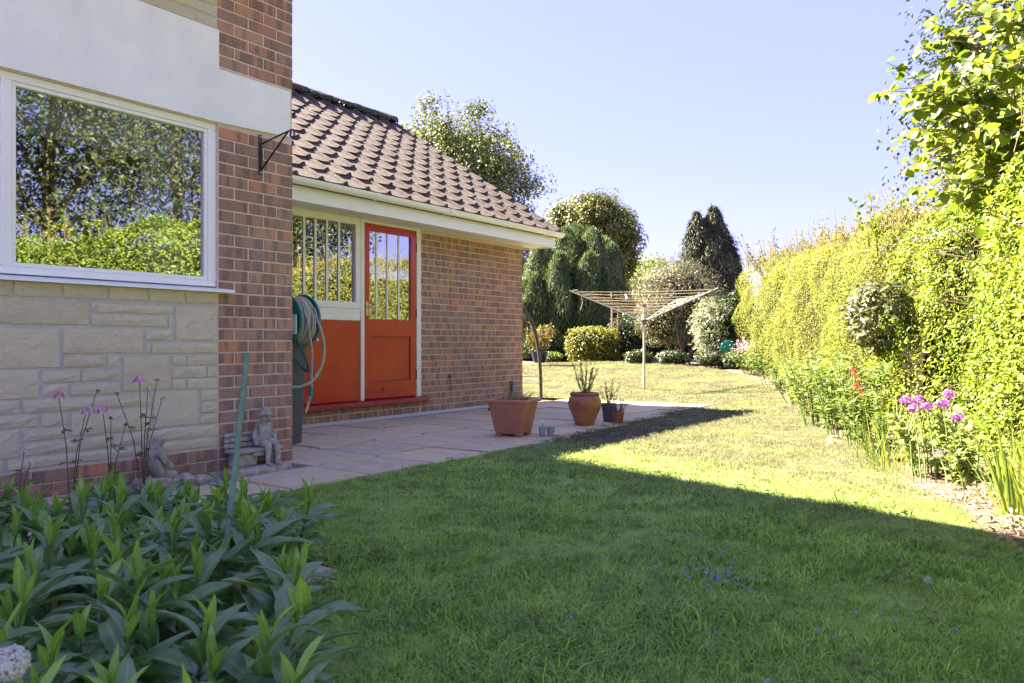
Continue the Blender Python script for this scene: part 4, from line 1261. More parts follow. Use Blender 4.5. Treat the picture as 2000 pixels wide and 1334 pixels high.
MB().add(Vr, Fr).build('rim', M['terracotta'], pl)
rb = MB()
for side in range(4):
    A0, A1 = Vector(sq(0.127, 0.036)[side]), Vector(sq(0.127, 0.036)[(side + 1) % 4])
    B0, B1 = Vector(sq(0.166, 0.252)[side]), Vector(sq(0.166, 0.252)[(side + 1) % 4])
    out = ((A0 + A1) / 2 - Vector((PLC[0], PLC[1], 0.036))); out.z = 0; out.normalize()
    for k in range(13):
        t = 0.05 + 0.9 * (k + 0.5) / 13
        a, b = A0.lerp(A1, t), B0.lerp(B1, t)
        s = (A1 - A0).normalized() * 0.0048
        rb.add([a - s, a + out * 0.006, a + s, b - s * 1.25, b + out * 0.006, b + s * 1.25], [(0, 1, 4, 3), (1, 2, 5, 4), (3, 4, 5), (2, 1, 0)])
rb.build('ribbing', M['terracotta'], pl)
for (sx, sy) in ((1, 1), (-1, 1), (-1, -1), (1, -1)):
    q = sq(0.095, 0)[[(1, 1), (-1, 1), (-1, -1), (1, -1)].index((sx, sy))]
    MB().box((q[0] - 0.028, q[1] - 0.028, 0.002), (q[0] + 0.028, q[1] + 0.028, 0.0305), 0.004).build('foot', M['terracotta'], pl)
MB().add(sq(0.159, 0.245), [(0, 1, 2, 3)]).build('soil', M['soil'], pl)
dry_mat = leafmat('dry_blade', (0.36, 0.22, 0.15), (0.5, 0.36, 0.22), (0.30, 0.32, 0.12), trans=0.3, tint=(1, 1, 0.9))

def strap_leaves(name, base, n, length, width, mat, parent=None, spread=0.5, rad=0.05, droop=0.5, seg=5, kind=None, loc=None, rn=None, fold=0.3, lenvar=0.4):
    V, F, A = [], [], []
    for i in range(n):
        a = rng.random() * 6.28
        r0 = rad * math.sqrt(rng.random())
        p = np.array([base[0] + r0 * math.cos(a), base[1] + r0 * math.sin(a), base[2]])
        L = length * (1 - lenvar + lenvar * rng.random() * 1.3)
        az = a + rng.normal() * 0.7
        tilt = spread * (0.15 + rng.random() * 0.85)
        dirv = np.array([math.cos(az) * math.sin(tilt), math.sin(az) * math.sin(tilt), math.cos(tilt)])
        side = np.array([-math.sin(az), math.cos(az), 0]) * math.cos(0.6 * rng.normal())
        side = unit(side + np.array([0, 0, 0.2 * rng.normal()]))
        b = len(V)
        dr = droop * rng.random()
        for k in range(seg + 1):
            t = k / seg
            q = p + dirv * L * t + np.array([math.cos(az), math.sin(az), -0.9]) * dr * L * t * t * 0.6
            wv = width * (0.55 + 1.1 * t if t < 0.4 else 1.0) * (1.0 if t < 0.5 else max(0.02, (1 - t) * 2)) * 0.5
            nv = np.cross(dirv, side)
            V += [q - side * wv + nv * wv * fold, q - nv * wv * fold * 0.3, q + side * wv + nv * wv * fold]
        rv = rng.random() if rn is None else rn
        A += [rv] * (3 * (seg + 1))
        for k in range(seg):
            c = b + 3 * k
            F += [(c, c + 1, c + 4, c + 3), (c + 1, c + 2, c + 5, c + 4)]
    L0 = np.array(loc if loc is not None else wloc(parent))
    me = npmesh(name, np.array(V) - L0, np.array(F), np.array(A), mat, smooth=True)
    o = link(name, me, None, parent, L0)
    if kind: o['kind'] = kind
    return o

dg_ = thing('dry_grass_plant', (PLC[0], PLC[1], 0.245), 'withered pinkish grass plant growing in the square ribbed planter', 'plant')
strap_leaves('blades', (PLC[0] - 0.02, PLC[1] + 0.02, 0.245), 46, 0.27, 0.017, dry_mat, dg_, 0.85, 0.07, 0.35, lenvar=0.5)
strap_leaves('stalks', (PLC[0] - 0.08, PLC[1] - 0.02, 0.245), 5, 0.30, 0.006, dry_mat, dg_, 0.3, 0.08, 0.1)

def shrublet(name, base, n, h, spread, leafL, leafW, mat, parent, twig_mat, per=26, up=1.2, r=0.0035, lname='foliage'):
    """thin branching stems set with small leaves"""
    mb = MB()
    P, D = [], []
    for i in range(n):
        az = 6.28 * i / n + rng.normal() * 0.5
        sp = spread * (0.2 + 0.8 * rng.random())
        hh = h * (0.6 + 0.45 * rng.random())
        pts_ = []
        for k in range(6):
            t = k / 5
            pts_.append(Vector((base[0] + math.cos(az) * sp * t ** 0.7, base[1] + math.sin(az) * sp * t ** 0.7, base[2] + hh * t ** up)) + Vector(rng.normal(size=3) * 0.008 * h * 3))
        mb.tube(pts_, [r * (1 - 0.7 * k / 5) for k in range(6)], 5)
        for q in range(per):
            t = 0.18 + 0.82 * rng.random()
            k = min(4, int(t * 5))
            p = pts_[k].lerp(pts_[k + 1], t * 5 - k)
            P.append(p[:])
            dd = (pts_[k + 1] - pts_[k]).normalized() * 0.8 + Vector(rng.normal(size=3) * 0.6)
            D.append(dd[:])
    mb.build('stems', twig_mat, parent)
    P, D = np.array(P), unit(np.array(D))
    Nv = np.cross(D, rng.normal(size=D.shape))
    leaves(lname, P, Nv, leafL * (0.7 + 0.6 * rng.random(len(P))), leafW, mat, parent, D=D, droop=0.05)

M['rosemary'] = leafmat('grey_green_needle', (0.055, 0.085, 0.035), (0.12, 0.16, 0.07), trans=0.25)
M['lavender'] = leafmat('dusty_leaf', (0.09, 0.10, 0.07), (0.18, 0.19, 0.13), trans=0.25)

RP = (-3.99, 7.0)
rp = thing('round_pot', (RP[0], RP[1], 0), 'big round glazed terracotta pot with a shrub on the patio', 'pot')
MB().lathe((RP[0], RP[1], 0), [(0.085, 0.002), (0.095, 0.01), (0.115, 0.07), (0.155, 0.17), (0.168, 0.215), (0.165, 0.255), (0.145, 0.29), (0.122, 0.302), (0.122, 0.312), (0.136, 0.318), (0.138, 0.328), (0.128, 0.334), (0.112, 0.328), (0.108, 0.28)], 40).build('body', M['glazed_pot'], rp, smooth=True)
for a in (0.35, 0.35 + math.pi):
    MB().tube([(RP[0] + 0.12 * math.cos(a + t), RP[1] + 0.12 * math.sin(a + t), 0.312) for t in (-0.25, -0.12, 0, 0.12, 0.25)], [0.012, 0.026, 0.03, 0.026, 0.012], 10).build('lug', M['glazed_pot'], rp, smooth=True)
soil_disc(MB(), RP, 0.108, 0.30).build('soil', M['soil'], rp)
ros = thing('rosemary_shrub', (RP[0], RP[1], 0.30), 'upright grey green shrub growing in the big round pot', 'shrub')
shrublet('rosemary', (RP[0], RP[1], 0.30), 17, 0.36, 0.14, 0.022, 0.006, M['rosemary'], ros, M['twig'], 60)

def flowerpot(name, c, h, r0, r1, mat, label, cat='pot', group=None, rim=True):
    t = thing(name, (c[0], c[1], 0), label, cat, group)
    prof = [(r0, 0.002), (r1 * 0.97, h * 0.84)]
    if rim: prof += [(r1 * 1.06, h * 0.845), (r1 * 1.08, h)]
    else: prof += [(r1, h)]
    prof += [(prof[-1][0] - 0.006, h), (r1 * 0.9, h * 0.84)]
    MB().lathe((c[0], c[1], 0), prof, 24).build('body', mat, t, smooth=True)
    soil_disc(MB(), c, r1 * 0.9, h * 0.83).build('soil', M['soil'], t)
    return t
GP = (-3.98, 7.50)
flowerpot('plant_pot', GP, 0.185, 0.06, 0.078, M['dark_grey_plastic'], 'tall dark grey plastic pot behind the small terracotta pot')
lv = thing('lavender_plant', (GP[0], GP[1], 0.155), 'sparse twiggy plant growing in the tall dark grey pot', 'plant')
shrublet('lavender', (GP[0], GP[1], 0.155), 15, 0.27, 0.13, 0.022, 0.006, M['lavender'], lv, M['twig'], 26)
TP = (-3.82, 7.40)
flowerpot('plant_pot', TP, 0.115, 0.048, 0.06, basic('dark_terracotta', (0.26, 0.07, 0.035), (0.33, 0.10, 0.05), 9, 0.5), 'small dark terracotta pot in front of the tall grey pot')
sp_ = thing('sparse_plant', (TP[0], TP[1], 0.095), 'spreading wispy plant growing in the small terracotta pot', 'plant')
shrublet('wispy', (TP[0], TP[1], 0.095), 14, 0.17, 0.14, 0.02, 0.006, M['lavender'], sp_, M['twig'], 26)
t1 = flowerpot('seedling_pot', (-3.845, 5.985), 0.082, 0.026, 0.034, M['blue_grey_plastic'], 'tiny grey plastic pot with a white plant label beside the planter', rim=False)
MB().box((-3.848, 5.978, 0.06), (-3.845, 5.996, 0.15), 0.001).build('plant_label', M['white_plastic'], t1)
MB().box((-3.8445, 5.98, 0.085), (-3.8438, 5.994, 0.115)).build('label_print', M['green_plastic'], t1)
flowerpot('seedling_pot', (-3.80, 6.055), 0.075, 0.030, 0.038, M['blue_grey_plastic'], 'tiny empty blue grey plastic pot right of the labelled one', rim=False)

gp = thing('parasol_base', (-5.62, 8.08, 0), 'dark green post on a flat round base against the brick wall', 'post')
MB().lathe((-5.75, 7.93, 0), [(0.11, 0.002), (0.12, 0.02), (0.10, 0.04), (0.03, 0.05)], 24).build('base', M['dark_green'], gp, smooth=True)
MB().box((-5.66, 8.05, 0.002), (-5.61, 8.10, 0.36), 0.006).build('post', M['dark_green'], gp)

# curved metal frame showing past the corner of the extension
ar = thing('metal_arch', (-6.5, 10.08, 0), 'dark curved metal arch frame with two rungs past the extension corner', 'arch')
camR = Vector((CT, ST, 0))
f0 = Vector((-6.5, 10.08, 0.0))
curve = [f0 + camR * (-0.26 * (1 - math.cos(t)) * 1.0 - 0.55 * (1 - math.cos(t)) ** 2) + Vector((0, 0, 1.55 * math.sin(t))) for t in np.linspace(0, 1.5, 16)]
MB().tube(curve, 0.027, 10).build('rail', M['dark_metal'], ar, smooth=True)
c2 = [p - camR * 0.0 + Vector((-1.2 * 0.82, -1.2 * 0.57, 0)) for p in curve]
MB().tube(c2, 0.027, 10).build('rail', M['dark_metal'], ar, smooth=True)
for z in (0.32, 0.225):
    k = min(range(16), key=lambda i: abs(curve[i].z - z))
    MB().tube([curve[k] * 1.0 + Vector((0, 0, z - curve[k].z)), c2[k] + Vector((0, 0, z - c2[k].z))], 0.009, 8).build('rung', M['steel'], ar)

# green cane among the leaves
cnb, cnt = Vector((-1.86, 1.33, -0.01)), Vector((-2.112, 1.575, 0.80))
cnb = cnt + (Vector((-1.925, 1.37, 0.30)) - cnt) * (0.81 / 0.5)
cv = thing('garden_cane', cnb, 'green plastic coated cane leaning up out of the leafy plants', 'cane')
MB().tube([cnb.lerp(cnt, t) for t in np.linspace(0, 1, 22)], [0.0088 + (0.0012 if i % 7 == 3 else 0) for i in range(22)], 10).build('rod', M['cane'], cv, smooth=True)
MB().lathe(cnt, [(0.0094, -0.012), (0.0096, 0.002), (0.006, 0.006), (0, 0.0065)], 10).build('cap', M['green_plastic'], cv, smooth=True)

# ------------------------------------------------------------------ rotary clothes dryer
DB = Vector((-5.877, 12.33, float(gh(-5.9, 12.33))))
dr = thing('rotary_dryer', DB, 'rotary clothes dryer standing open on the far lawn', 'clothes dryer')
hubz = 1.19
HUB = Vector((DB.x, DB.y, hubz))
MB().tube([DB + Vector((0, 0, -0.05)), Vector((DB.x, DB.y, 1.17))], 0.021, 12).build('pole', M['steel'], dr, smooth=True)
MB().tube([Vector((DB.x, DB.y, 1.17)), Vector((DB.x, DB.y, 1.45))], 0.016, 12).build('inner_pole', M['steel'], dr, smooth=True)
MB().lathe(HUB, [(0.03, -0.06), (0.034, -0.03), (0.06, 0.0), (0.06, 0.03), (0.03, 0.04)], 16).build('hub', M['dark_grey_plastic'], dr, smooth=True)
MB().lathe((DB.x, DB.y, 1.44), [(0.02, 0.0), (0.05, 0.01), (0.05, 0.035), (0.02, 0.04)], 16).build('top_hub', M['dark_grey_plastic'], dr, smooth=True)
camF = Vector((-ST, CT, 0))
tips = []
for (dx, dz, z) in ((-1.26, 0.05, 1.715), (0.80, 1.12, 1.63), (1.22, -0.12, 1.745)):
    tip = HUB + camR * dx + camF * dz
    tip.z = z
    tips.append(tip)
    d0 = (tip - HUB).normalized()
    MB().tube([HUB + d0 * 0.05, tip], 0.011, 8).build('arm', M['steel'], dr)
lines = MB()
LN = []
for i, j in ((0, 1), (1, 2), (2, 0)):
    for k in range(8):
        t = 0.30 + 0.66 * k / 7
        a, b = HUB.lerp(tips[i], t), HUB.lerp(tips[j], t)
        sag = 0.012 + 0.02 * rng.random()
        pts_ = [a.lerp(b, s) - Vector((0, 0, sag * 4 * s * (1 - s))) for s in np.linspace(0, 1, 9)]
        LN.append(pts_)
        lines.tube(pts_, 0.0048, 5)
lines.build('washing_line', M['rope'], dr)
tp = tips[0]
MB().tube([tp + camR * 0.1 + Vector((0, 0, -.03)), tp + camR * 0.2 + Vector((0, 0, -.08)), tp + camR * 0.225 + Vector((0, 0, -.2)), tp + camR * 0.19 + Vector((0, 0, -.33))], 0.007, 6).tube([tp + camR * 0.06, tp + camR * 0.13 + Vector((0, 0, 0.01)), tp + camR * 0.2 + Vector((0, 0, -.09))], 0.012, 6).build('loose_cord', M['rope'], dr)
def peg(p, rz, tilt, label):
    t = thing('clothes_peg', p, label, 'clothes peg', 'white pegs left on the washing lines')
    for s in (-1, 1):
        a = Matrix.Rotation(rz, 3, 'Z') @ Matrix.Rotation(tilt, 3, 'X')
        q = MB()
        c = [(-0.008, s * 0.004 + s * 0.001, -0.05), (0.008, s * 0.004 + s * 0.001, -0.05), (0.008, s * 0.018, 0.055), (-0.008, s * 0.018, 0.055),
             (-0.008, s * 0.012, -0.05), (0.008, s * 0.012, -0.05), (0.008, s * 0.026, 0.055), (-0.008, s * 0.026, 0.055)]
        q.add([Vector(p) + a @ Vector(v) for v in c], [(0, 1, 2, 3), (7, 6, 5, 4), (0, 4, 5, 1), (1, 5, 6, 2), (2, 6, 7, 3), (3, 7, 4, 0)])
        q.build('jaw', M['white_plastic'], t)
def linept(pair, k, s): return LN[pair * 8 + k][int(s * 8)]
peg(linept(2, 6, 0.75), 0.5, 3.1, 'upright white peg at left on the front washing lines')
peg(linept(0, 7, 0.5), 1.2, 2.8, 'tilted white peg on the outermost back line near the left arm')
peg(linept(1, 5, 0.25), 0.9, 3.2, 'white peg on a back line between the two right arms')
peg(linept(1, 6, 0.75), 0.2, 3.0, 'white peg clipped close to the right arm of the dryer')
peg(linept(2, 4, 0.12), 0.4, 0.1, 'white peg hanging low under the right arm of the dryer')

# ------------------------------------------------------------------ foliage materials
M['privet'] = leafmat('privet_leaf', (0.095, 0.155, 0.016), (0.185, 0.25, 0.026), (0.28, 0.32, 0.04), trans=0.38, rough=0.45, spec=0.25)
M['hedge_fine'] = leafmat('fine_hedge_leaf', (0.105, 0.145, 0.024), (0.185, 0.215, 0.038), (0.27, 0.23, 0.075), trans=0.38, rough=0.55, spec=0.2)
M['hazel'] = leafmat('hazel_leaf', (0.090, 0.150, 0.021), (0.180, 0.247, 0.033), (0.255, 0.307, 0.045), trans=0.45, rough=0.5)
M['oak'] = leafmat('oak_leaf', (0.063, 0.086, 0.017), (0.121, 0.143, 0.025), (0.172, 0.172, 0.034), trans=0.25)
M['broad'] = leafmat('broadleaf', (0.060, 0.086, 0.024), (0.119, 0.151, 0.043), (0.205, 0.216, 0.076), trans=0.3)
M['leyland'] = leafmat('leyland_spray', (0.045, 0.085, 0.034), (0.09, 0.145, 0.048), (0.18, 0.23, 0.075), trans=0.2, rough=0.6)
M['dark_conifer'] = leafmat('dark_conifer_spray', (0.03, 0.04, 0.022), (0.058, 0.068, 0.036), (0.10, 0.105, 0.06), trans=0.1, rough=0.65)
M['golden'] = leafmat('golden_leaf', (0.074, 0.108, 0.012), (0.160, 0.173, 0.019), (0.262, 0.253, 0.037), trans=0.35)
M['dark_leaf'] = leafmat('dark_leaf', (0.026, 0.046, 0.016), (0.058, 0.091, 0.026), trans=0.2)
M['brown_shrub'] = leafmat('bronze_leaf', (0.085, 0.09, 0.055), (0.15, 0.15, 0.09), (0.20, 0.185, 0.12), trans=0.25)
M['silver'] = leafmat('silver_leaf', (0.15, 0.18, 0.11), (0.25, 0.29, 0.19), (0.36, 0.39, 0.29), trans=0.25)
M['mid_leaf'] = leafmat('mid_leaf', (0.091, 0.143, 0.033), (0.182, 0.247, 0.065), trans=0.35)
M['pale_leaf'] = leafmat('pale_leaf', (0.16, 0.21, 0.06), (0.26, 0.32, 0.12), trans=0.4)
M['iris'] = leafmat('iris_blade', (0.130, 0.202, 0.039), (0.234, 0.305, 0.065), (0.338, 0.377, 0.104), trans=0.4, rough=0.4)
M['red_leaf'] = leafmat('reddish_leaf', (0.17, 0.08, 0.06), (0.26, 0.13, 0.10), (0.16, 0.16, 0.06), trans=0.3)
M['yellow_shrub'] = leafmat('yellow_bronze_leaf', (0.10, 0.10, 0.03), (0.20, 0.16, 0.035), (0.30, 0.22, 0.05), trans=0.3)
M['straw'] = leafmat('dead_leaf', (0.40, 0.30, 0.18), (0.55, 0.45, 0.29), trans=0.3, tint=(1, 1, 0.9))
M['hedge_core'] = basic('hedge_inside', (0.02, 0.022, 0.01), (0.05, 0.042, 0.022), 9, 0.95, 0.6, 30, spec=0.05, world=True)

# ------------------------------------------------------------------ trees
def limbs(base, h, r, n, spread, mat, parent, name='trunk', lean=(0, 0), start=0.3, sub=2):
    mb = MB()
    top = Vector((base[0] + lean[0], base[1] + lean[1], base[2] + h))
    tr = [Vector(base).lerp(top, t) + Vector((math.sin(t * 4) * 0.03 * h * 0.3, math.cos(t * 5) * 0.03 * h * 0.2, 0)) for t in np.linspace(0, 1, 8)]
    mb.tube(tr, [r * (1 - 0.85 * i / 7) for i in range(8)], 8)
    for i in range(n):
        t = start + (1 - start) * rng.random() * 0.9
        p = Vector(base).lerp(top, t)
        az = rng.random() * 6.28
        ln = spread * (0.6 + 0.5 * rng.random()) * (1.1 - 0.5 * t)
        d = Vector((math.cos(az), math.sin(az), 0.5 + 0.5 * rng.random()))
        q = [p, p + d * ln * 0.4 + Vector((0, 0, 0.04)), p + d * ln * 0.8 + Vector((0, 0, 0.1 * ln)), p + d * ln]
        rr = r * 0.45 * (1.1 - t)
        mb.tube(q, [rr, rr * 0.7, rr * 0.4, rr * 0.15], 5)
        for _ in range(sub):
            d2 = (d + Vector(rng.normal(size=3) * 0.6)).normalized()
            mb.tube([q[1], q[1] + d2 * ln * 0.3, q[1] + d2 * ln * 0.5], [rr * 0.5, rr * 0.3, rr * 0.1], 4)
    return mb.build(name, mat, parent)

def crown(c, rad, nclump, per, cr, L, W, mat, parent, hollow=0.55, name='crown', flat=0.0, lum=0.0, ex=0.12):
    """clumps spread through an uneven ellipsoid, each a ball of leaves"""
    c, rad = np.array(c, float), np.array(rad, float)
    d = unit(rng.normal(size=(nclump, 3)))
    rr = (hollow + (1 - hollow) * rng.random((nclump, 1)) ** 0.6)
    rr *= 1 + ex * sn(d * 3 + c, 1.3)[:, None]
    C = c + d * rr * rad
    k = C[:, 2] > c[2] - rad[2] * (1 - flat)
    C, d = C[k], d[k]
    n = len(C)
    sz = cr * (0.6 + 0.7 * rng.random((n, 1, 1)))
    off = rng.normal(size=(n, per, 3)) * [1, 1, 0.75]
    off = off / np.maximum(1, np.linalg.norm(off, axis=2, keepdims=True) / 1.6)
    P = (C[:, None] + off * sz * 0.6).reshape(-1, 3)
    Nv = unit(off.reshape(-1, 3)) * 0.7 + np.repeat(d, per, 0) * 0.5 + rng.normal(size=P.shape) * 0.5 + [0, 0, 0.45]
    rn = np.clip(np.repeat(rng.random(n), per) * 0.6 + rng.random(len(P)) * 0.4, 0, 1)
    return leaves(name, P, Nv, L * (0.7 + 0.6 * rng.random(len(P))), W, mat, parent, rnd=rn)

# hazel behind the hedge at the right
tz = thing('hazel_tree', (0.56, 8.4, 0), 'large leaved light green tree rising behind the hedge at right', 'tree')
mb = MB()
P, Dd = [], []
for i in range(38):
    left = math.atan2(-ST, -CT)
    az = rng.random() * 6.28 if i % 3 == 0 else left + rng.normal() * 0.55
    sp = 0.4 + 1.15 * rng.random()
    hh = 2.9 + 2.9 * rng.random() - (0.7 if i % 4 == 1 else 0)
    if i % 5 == 2: sp, hh = 1.2 + 0.4 * rng.random(), 2.7 + 0.7 * rng.random()
    pts_ = [Vector((0.56 + math.cos(az) * sp * t ** 1.1, 8.4 + math.sin(az) * sp * t ** 1.1, hh * t ** 0.85)) + Vector(rng.normal(size=3) * 0.05 * t) for t in np.linspace(0, 1, 9)]
    mb.tube(pts_, [0.03 * (1 - 0.85 * k / 8) for k in range(9)], 6)
    for _ in range(22):
        t = 0.42 + 0.62 * rng.random()
        k = min(7, int(t * 8))
        p = pts_[k].lerp(pts_[k + 1], t * 8 - k)
        d_ = Vector((math.cos(az) + rng.normal() * 0.8, math.sin(az) + rng.normal() * 0.8, 0.35 + rng.normal() * 0.4)).normalized()
        ln = 0.3 + 0.5 * rng.random()
        q = [p, p + d_ * ln * 0.5, p + d_ * ln + Vector((0, 0, -0.05))]
        mb.tube(q, [0.007, 0.005, 0.002], 4)
        for s in range(13):
            u = 0.15 + 0.85 * rng.random()
            pp = q[0].lerp(q[2], u)
            P.append(pp[:])
            Dd.append((d_ * 0.4 + Vector(rng.normal(size=3) * 0.7) + Vector((0, 0, -0.15)))[:])
mb.build('trunk', M['twig'], tz)
P, Dd = np.array(P), np.array(Dd)
leaves('crown', P, rng.normal(size=P.shape) * 0.55 + [-0.35, -0.35, 0.8], 0.10 * (0.55 + 0.65 * rng.random(len(P))), 0.085, M['hazel'], tz, D=Dd, fold=0.22, droop=0.25, rounded=True)

def broadtree(name, base, h, rad, cz, label, mat, nclump, per, cr, L, W, lean=(0, 0), r=0.16, cat='tree', hollow=0.5, ex=0.14):
    t = thing(name, (base[0], base[1], base[2]), label, cat)
    limbs(base, h * 0.85, r, 14, rad[0] * 0.9, M['bark'], t, lean=lean)
    crown((base[0] + lean[0], base[1] + lean[1], cz), rad, nclump, per, cr, L, W, mat, t, hollow=hollow, ex=ex)
    return t
M['mirror_tree'] = leafmat('shadowy_tree_leaf', (0.018, 0.030, 0.008), (0.042, 0.060, 0.014), (0.085, 0.105, 0.024), trans=0.2, spec=0.2)
# trees beyond the hedge that the window panes mirror
broadtree('ash_tree', (0.05, 10.5, 0.0), 6.0, (1.6, 1.6, 2.4), 3.5, 'tall bushy tree beyond the hedge mirrored in the barred window', M['mirror_tree'], 300, 90, 0.55, 0.066, 0.042, hollow=0.25)
broadtree('plum_tree', (2.6, 5.4, 0.0), 6.6, (2.3, 2.1, 3.0), 3.9, 'leafy tree beyond the hedge mirrored in the middle of the picture window', M['mirror_tree'], 300, 90, 0.55, 0.066, 0.042, hollow=0.25)
broadtree('maple_tree', (4.0, 8.2, 0.0), 8.0, (2.6, 2.4, 3.6), 4.8, 'tall tree beyond the hedge mirrored at the right of the picture window', M['mirror_tree'], 300, 90, 0.55, 0.066, 0.042, hollow=0.25)
broadtree('cherry_tree', (3.6, 1.9, 0.0), 6.4, (2.2, 2.2, 3.0), 4.0, 'dark tree beyond the hedge mirrored at the left of the picture window', M['mirror_tree'], 300, 90, 0.55, 0.066, 0.042, hollow=0.25)

# trees at the end of the garden
broadtree('poplar_tree', (-18.9, 23.5, 0.3), 9.6, (2.9, 2.9, 3.5), 6.0, 'loose pale green tree rising behind the tiled roof', M['broad'], 560, 125, 0.6, 0.13, 0.08, r=0.2, ex=0.22, hollow=0.25)
broadtree('oak_tree', (-22.2, 39.4, 0.3), 9.0, (2.85, 2.85, 2.85), 6.2, 'round topped golden green oak behind the tall cypress', M['oak'], 460, 130, 0.62, 0.15, 0.11, r=0.3, hollow=0.6, ex=0.10)
broadtree('pale_tree', (-24.3, 50.1, 0.3), 6.2, (3.3, 2.5, 2.4), 4.2, 'small pale distant tree seen between oak and dark conifer', M['pale_leaf'], 220, 50, 0.7, 0.24, 0.15)
broadtree('red_maple', (-16.2, 23.2, 0.36), 4.6, (1.2, 1.2, 1.3), 3.6, 'reddish leaved tree showing just past the extension gable', M['red_leaf'], 70, 40, 0.4, 0.11, 0.07)

def conifer(t, c, h, r, z0, n, L, W, mat, droop, power=0.8, name='crown', seed=0, core=True, jit=0.12):
    """feathery strips set over a tapering column"""
    u = rng.random(n)
    az = rng.random(n) * 6.28
    zz = z0 + (h - z0) * u
    prof = np.where(u < 0.18, 0.75 + 0.25 * u / 0.18, ((1 - u) / 0.82) ** power)
    lob = 1 + jit * np.sin(az * 3 + zz * 2.1 + seed) + jit * 0.8 * np.sin(az * 5 - zz * 3.3 + seed * 2) + 0.06 * rng.normal(size=n)
    rr = r * prof * lob * (0.72 + 0.3 * rng.random(n) ** 0.5)
    P = np.stack([c[0] + rr * np.cos(az), c[1] + rr * np.sin(az), zz], 1)
    out = np.stack([np.cos(az), np.sin(az), np.zeros(n)], 1)
    D = out * 0.55 + np.array([0, 0, droop]) + rng.normal(size=(n, 3)) * 0.28
    Nv = out + np.array([0, 0, 0.3]) + rng.normal(size=(n, 3)) * 0.5
    rn = np.clip(0.5 + 0.30 * sn(P, 1.6) + 0.25 * rng.normal(size=n), 0, 1)
    leaves(name, P, Nv, L * (0.6 + 0.8 * rng.random(n)), W, mat, t, D=D, rnd=rn, droop=0.1, fold=0.3)
    if core:
        prof2 = [(r * 0.62, z0), (r * 0.70, z0 + 0.15 * (h - z0))] + [(r * 0.68 * (1 - k / 8) ** power, z0 + (0.18 + 0.80 * k / 8) * (h - z0)) for k in range(1, 9)]
        MB().lathe((c[0], c[1], 0), prof2, 14).build('inner_twigs', M['hedge_core'], t)

ley = thing('cypress_tree', (-11.6, 20.3, 0.36), 'broad feathery green cypress with upright plumes at the lawn end', 'tree')
for i, (cx, cz, hh, rr) in enumerate(((0.2, 23.6, 3.3, 0.75), (0.85, 23.2, 3.75, 0.8), (1.6, 23.5, 4.15, 0.95), (2.35, 23.4, 4.1, 0.95), (2.95, 23.8, 3.7, 0.72), (0.6, 22.6, 2.7, 0.66), (1.35, 22.5, 3.3, 0.72), (2.2, 22.5, 3.3, 0.78), (1.95, 24.4, 4.35, 1.35), (1.15, 23.9, 3.95, 1.0), (2.75, 24.2, 3.95, 1.0))):
    x, y = CT * cx - ST * cz, ST * cx + CT * cz
    conifer(ley, (x, y), hh, rr, 0.36, 11500, 0.15, 0.021, M['leyland'], 1.5, 0.5, seed=i, name='plume', jit=0.17)
limbs((-11.6, 20.3, 0.3), 3.0, 0.12, 4, 0.5, M['bark'], ley)

dk = thing('dark_conifer', (-17.7, 46.2, 0.36), 'dark drooping conifer standing alone against the sky', 'tree')
for i, (ox, hh, rr) in enumerate(((0.25, 9.1, 2.2), (-0.75, 8.75, 1.75), (0.95, 7.3, 1.7), (-0.3, 8.3, 1.9))):
    conifer(dk, (-17.7 + CT * ox, 46.2 + ST * ox), hh, rr, 1.0, 11000, 0.32, 0.055, M['dark_conifer'], -0.7, 0.72, seed=i + 5, name='crown', jit=0.16)
limbs((-17.7, 46.2, 0.3), 8.0, 0.25, 6, 1.2, M['bark'], dk)

# ------------------------------------------------------------------ shrubs at the end of the lawn
def bush(name, c, rad, label, mat, n, L, W, cat='shrub', core=0.78, box=0.0, rnoise=0.12, stems=None, D=None, loc=None, freq=2.2, up=0.5, skip=0.0):
    """leaf shell round a rounded body; c is the middle of the body"""
    c, rad = np.array(c, float), np.array(rad, float)
    t = thing(name, loc or (c[0], c[1], c[2] - rad[2]), label, cat)
    d = unit(rng.normal(size=(n, 3)))
    if box:
        m = np.max(np.abs(d), axis=1, keepdims=True)
        d2 = d / (m ** box)
    else:
        d2 = d
    rr = 1 + rnoise * sn(d * 2.0 + c, freq)[:, None]
    rr = rr * (1.0 - 0.28 * rng.random((n, 1)) ** 1.7)
    P = c + d2 * rr * rad
    k = P[:, 2] > c[2] - rad[2] * 1.02
    if skip: k &= sn(P, 3.0) > -skip
    P, d = P[k], d[k]
    Nv = d * 0.8 + rng.normal(size=P.shape) * 0.55 + [0, 0, up]
    Dv = rng.normal(size=P.shape) + d * 0.6 if D is None else rng.normal(size=P.shape) * 0.5 + np.array(D) + d * 0.5
    rn = np.clip(0.5 + 0.22 * sn(P, 2.5) + 0.28 * rng.normal(size=len(P)), 0, 1)
    leaves('foliage', P, Nv, L * (0.65 + 0.6 * rng.random(len(P))), W, mat, t, D=Dv, rnd=rn)
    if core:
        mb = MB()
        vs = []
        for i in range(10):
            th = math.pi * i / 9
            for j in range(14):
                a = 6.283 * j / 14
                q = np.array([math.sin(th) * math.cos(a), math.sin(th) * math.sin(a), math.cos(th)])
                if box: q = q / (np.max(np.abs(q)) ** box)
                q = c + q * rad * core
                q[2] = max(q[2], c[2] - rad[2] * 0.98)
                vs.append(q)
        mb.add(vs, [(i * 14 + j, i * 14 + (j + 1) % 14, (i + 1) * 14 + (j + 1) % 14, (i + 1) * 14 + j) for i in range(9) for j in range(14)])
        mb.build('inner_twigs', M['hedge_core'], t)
    return t
def cw(cx, cz, z=0.0):
    return (CT * cx - ST * cz, ST * cx + CT * cz, z)

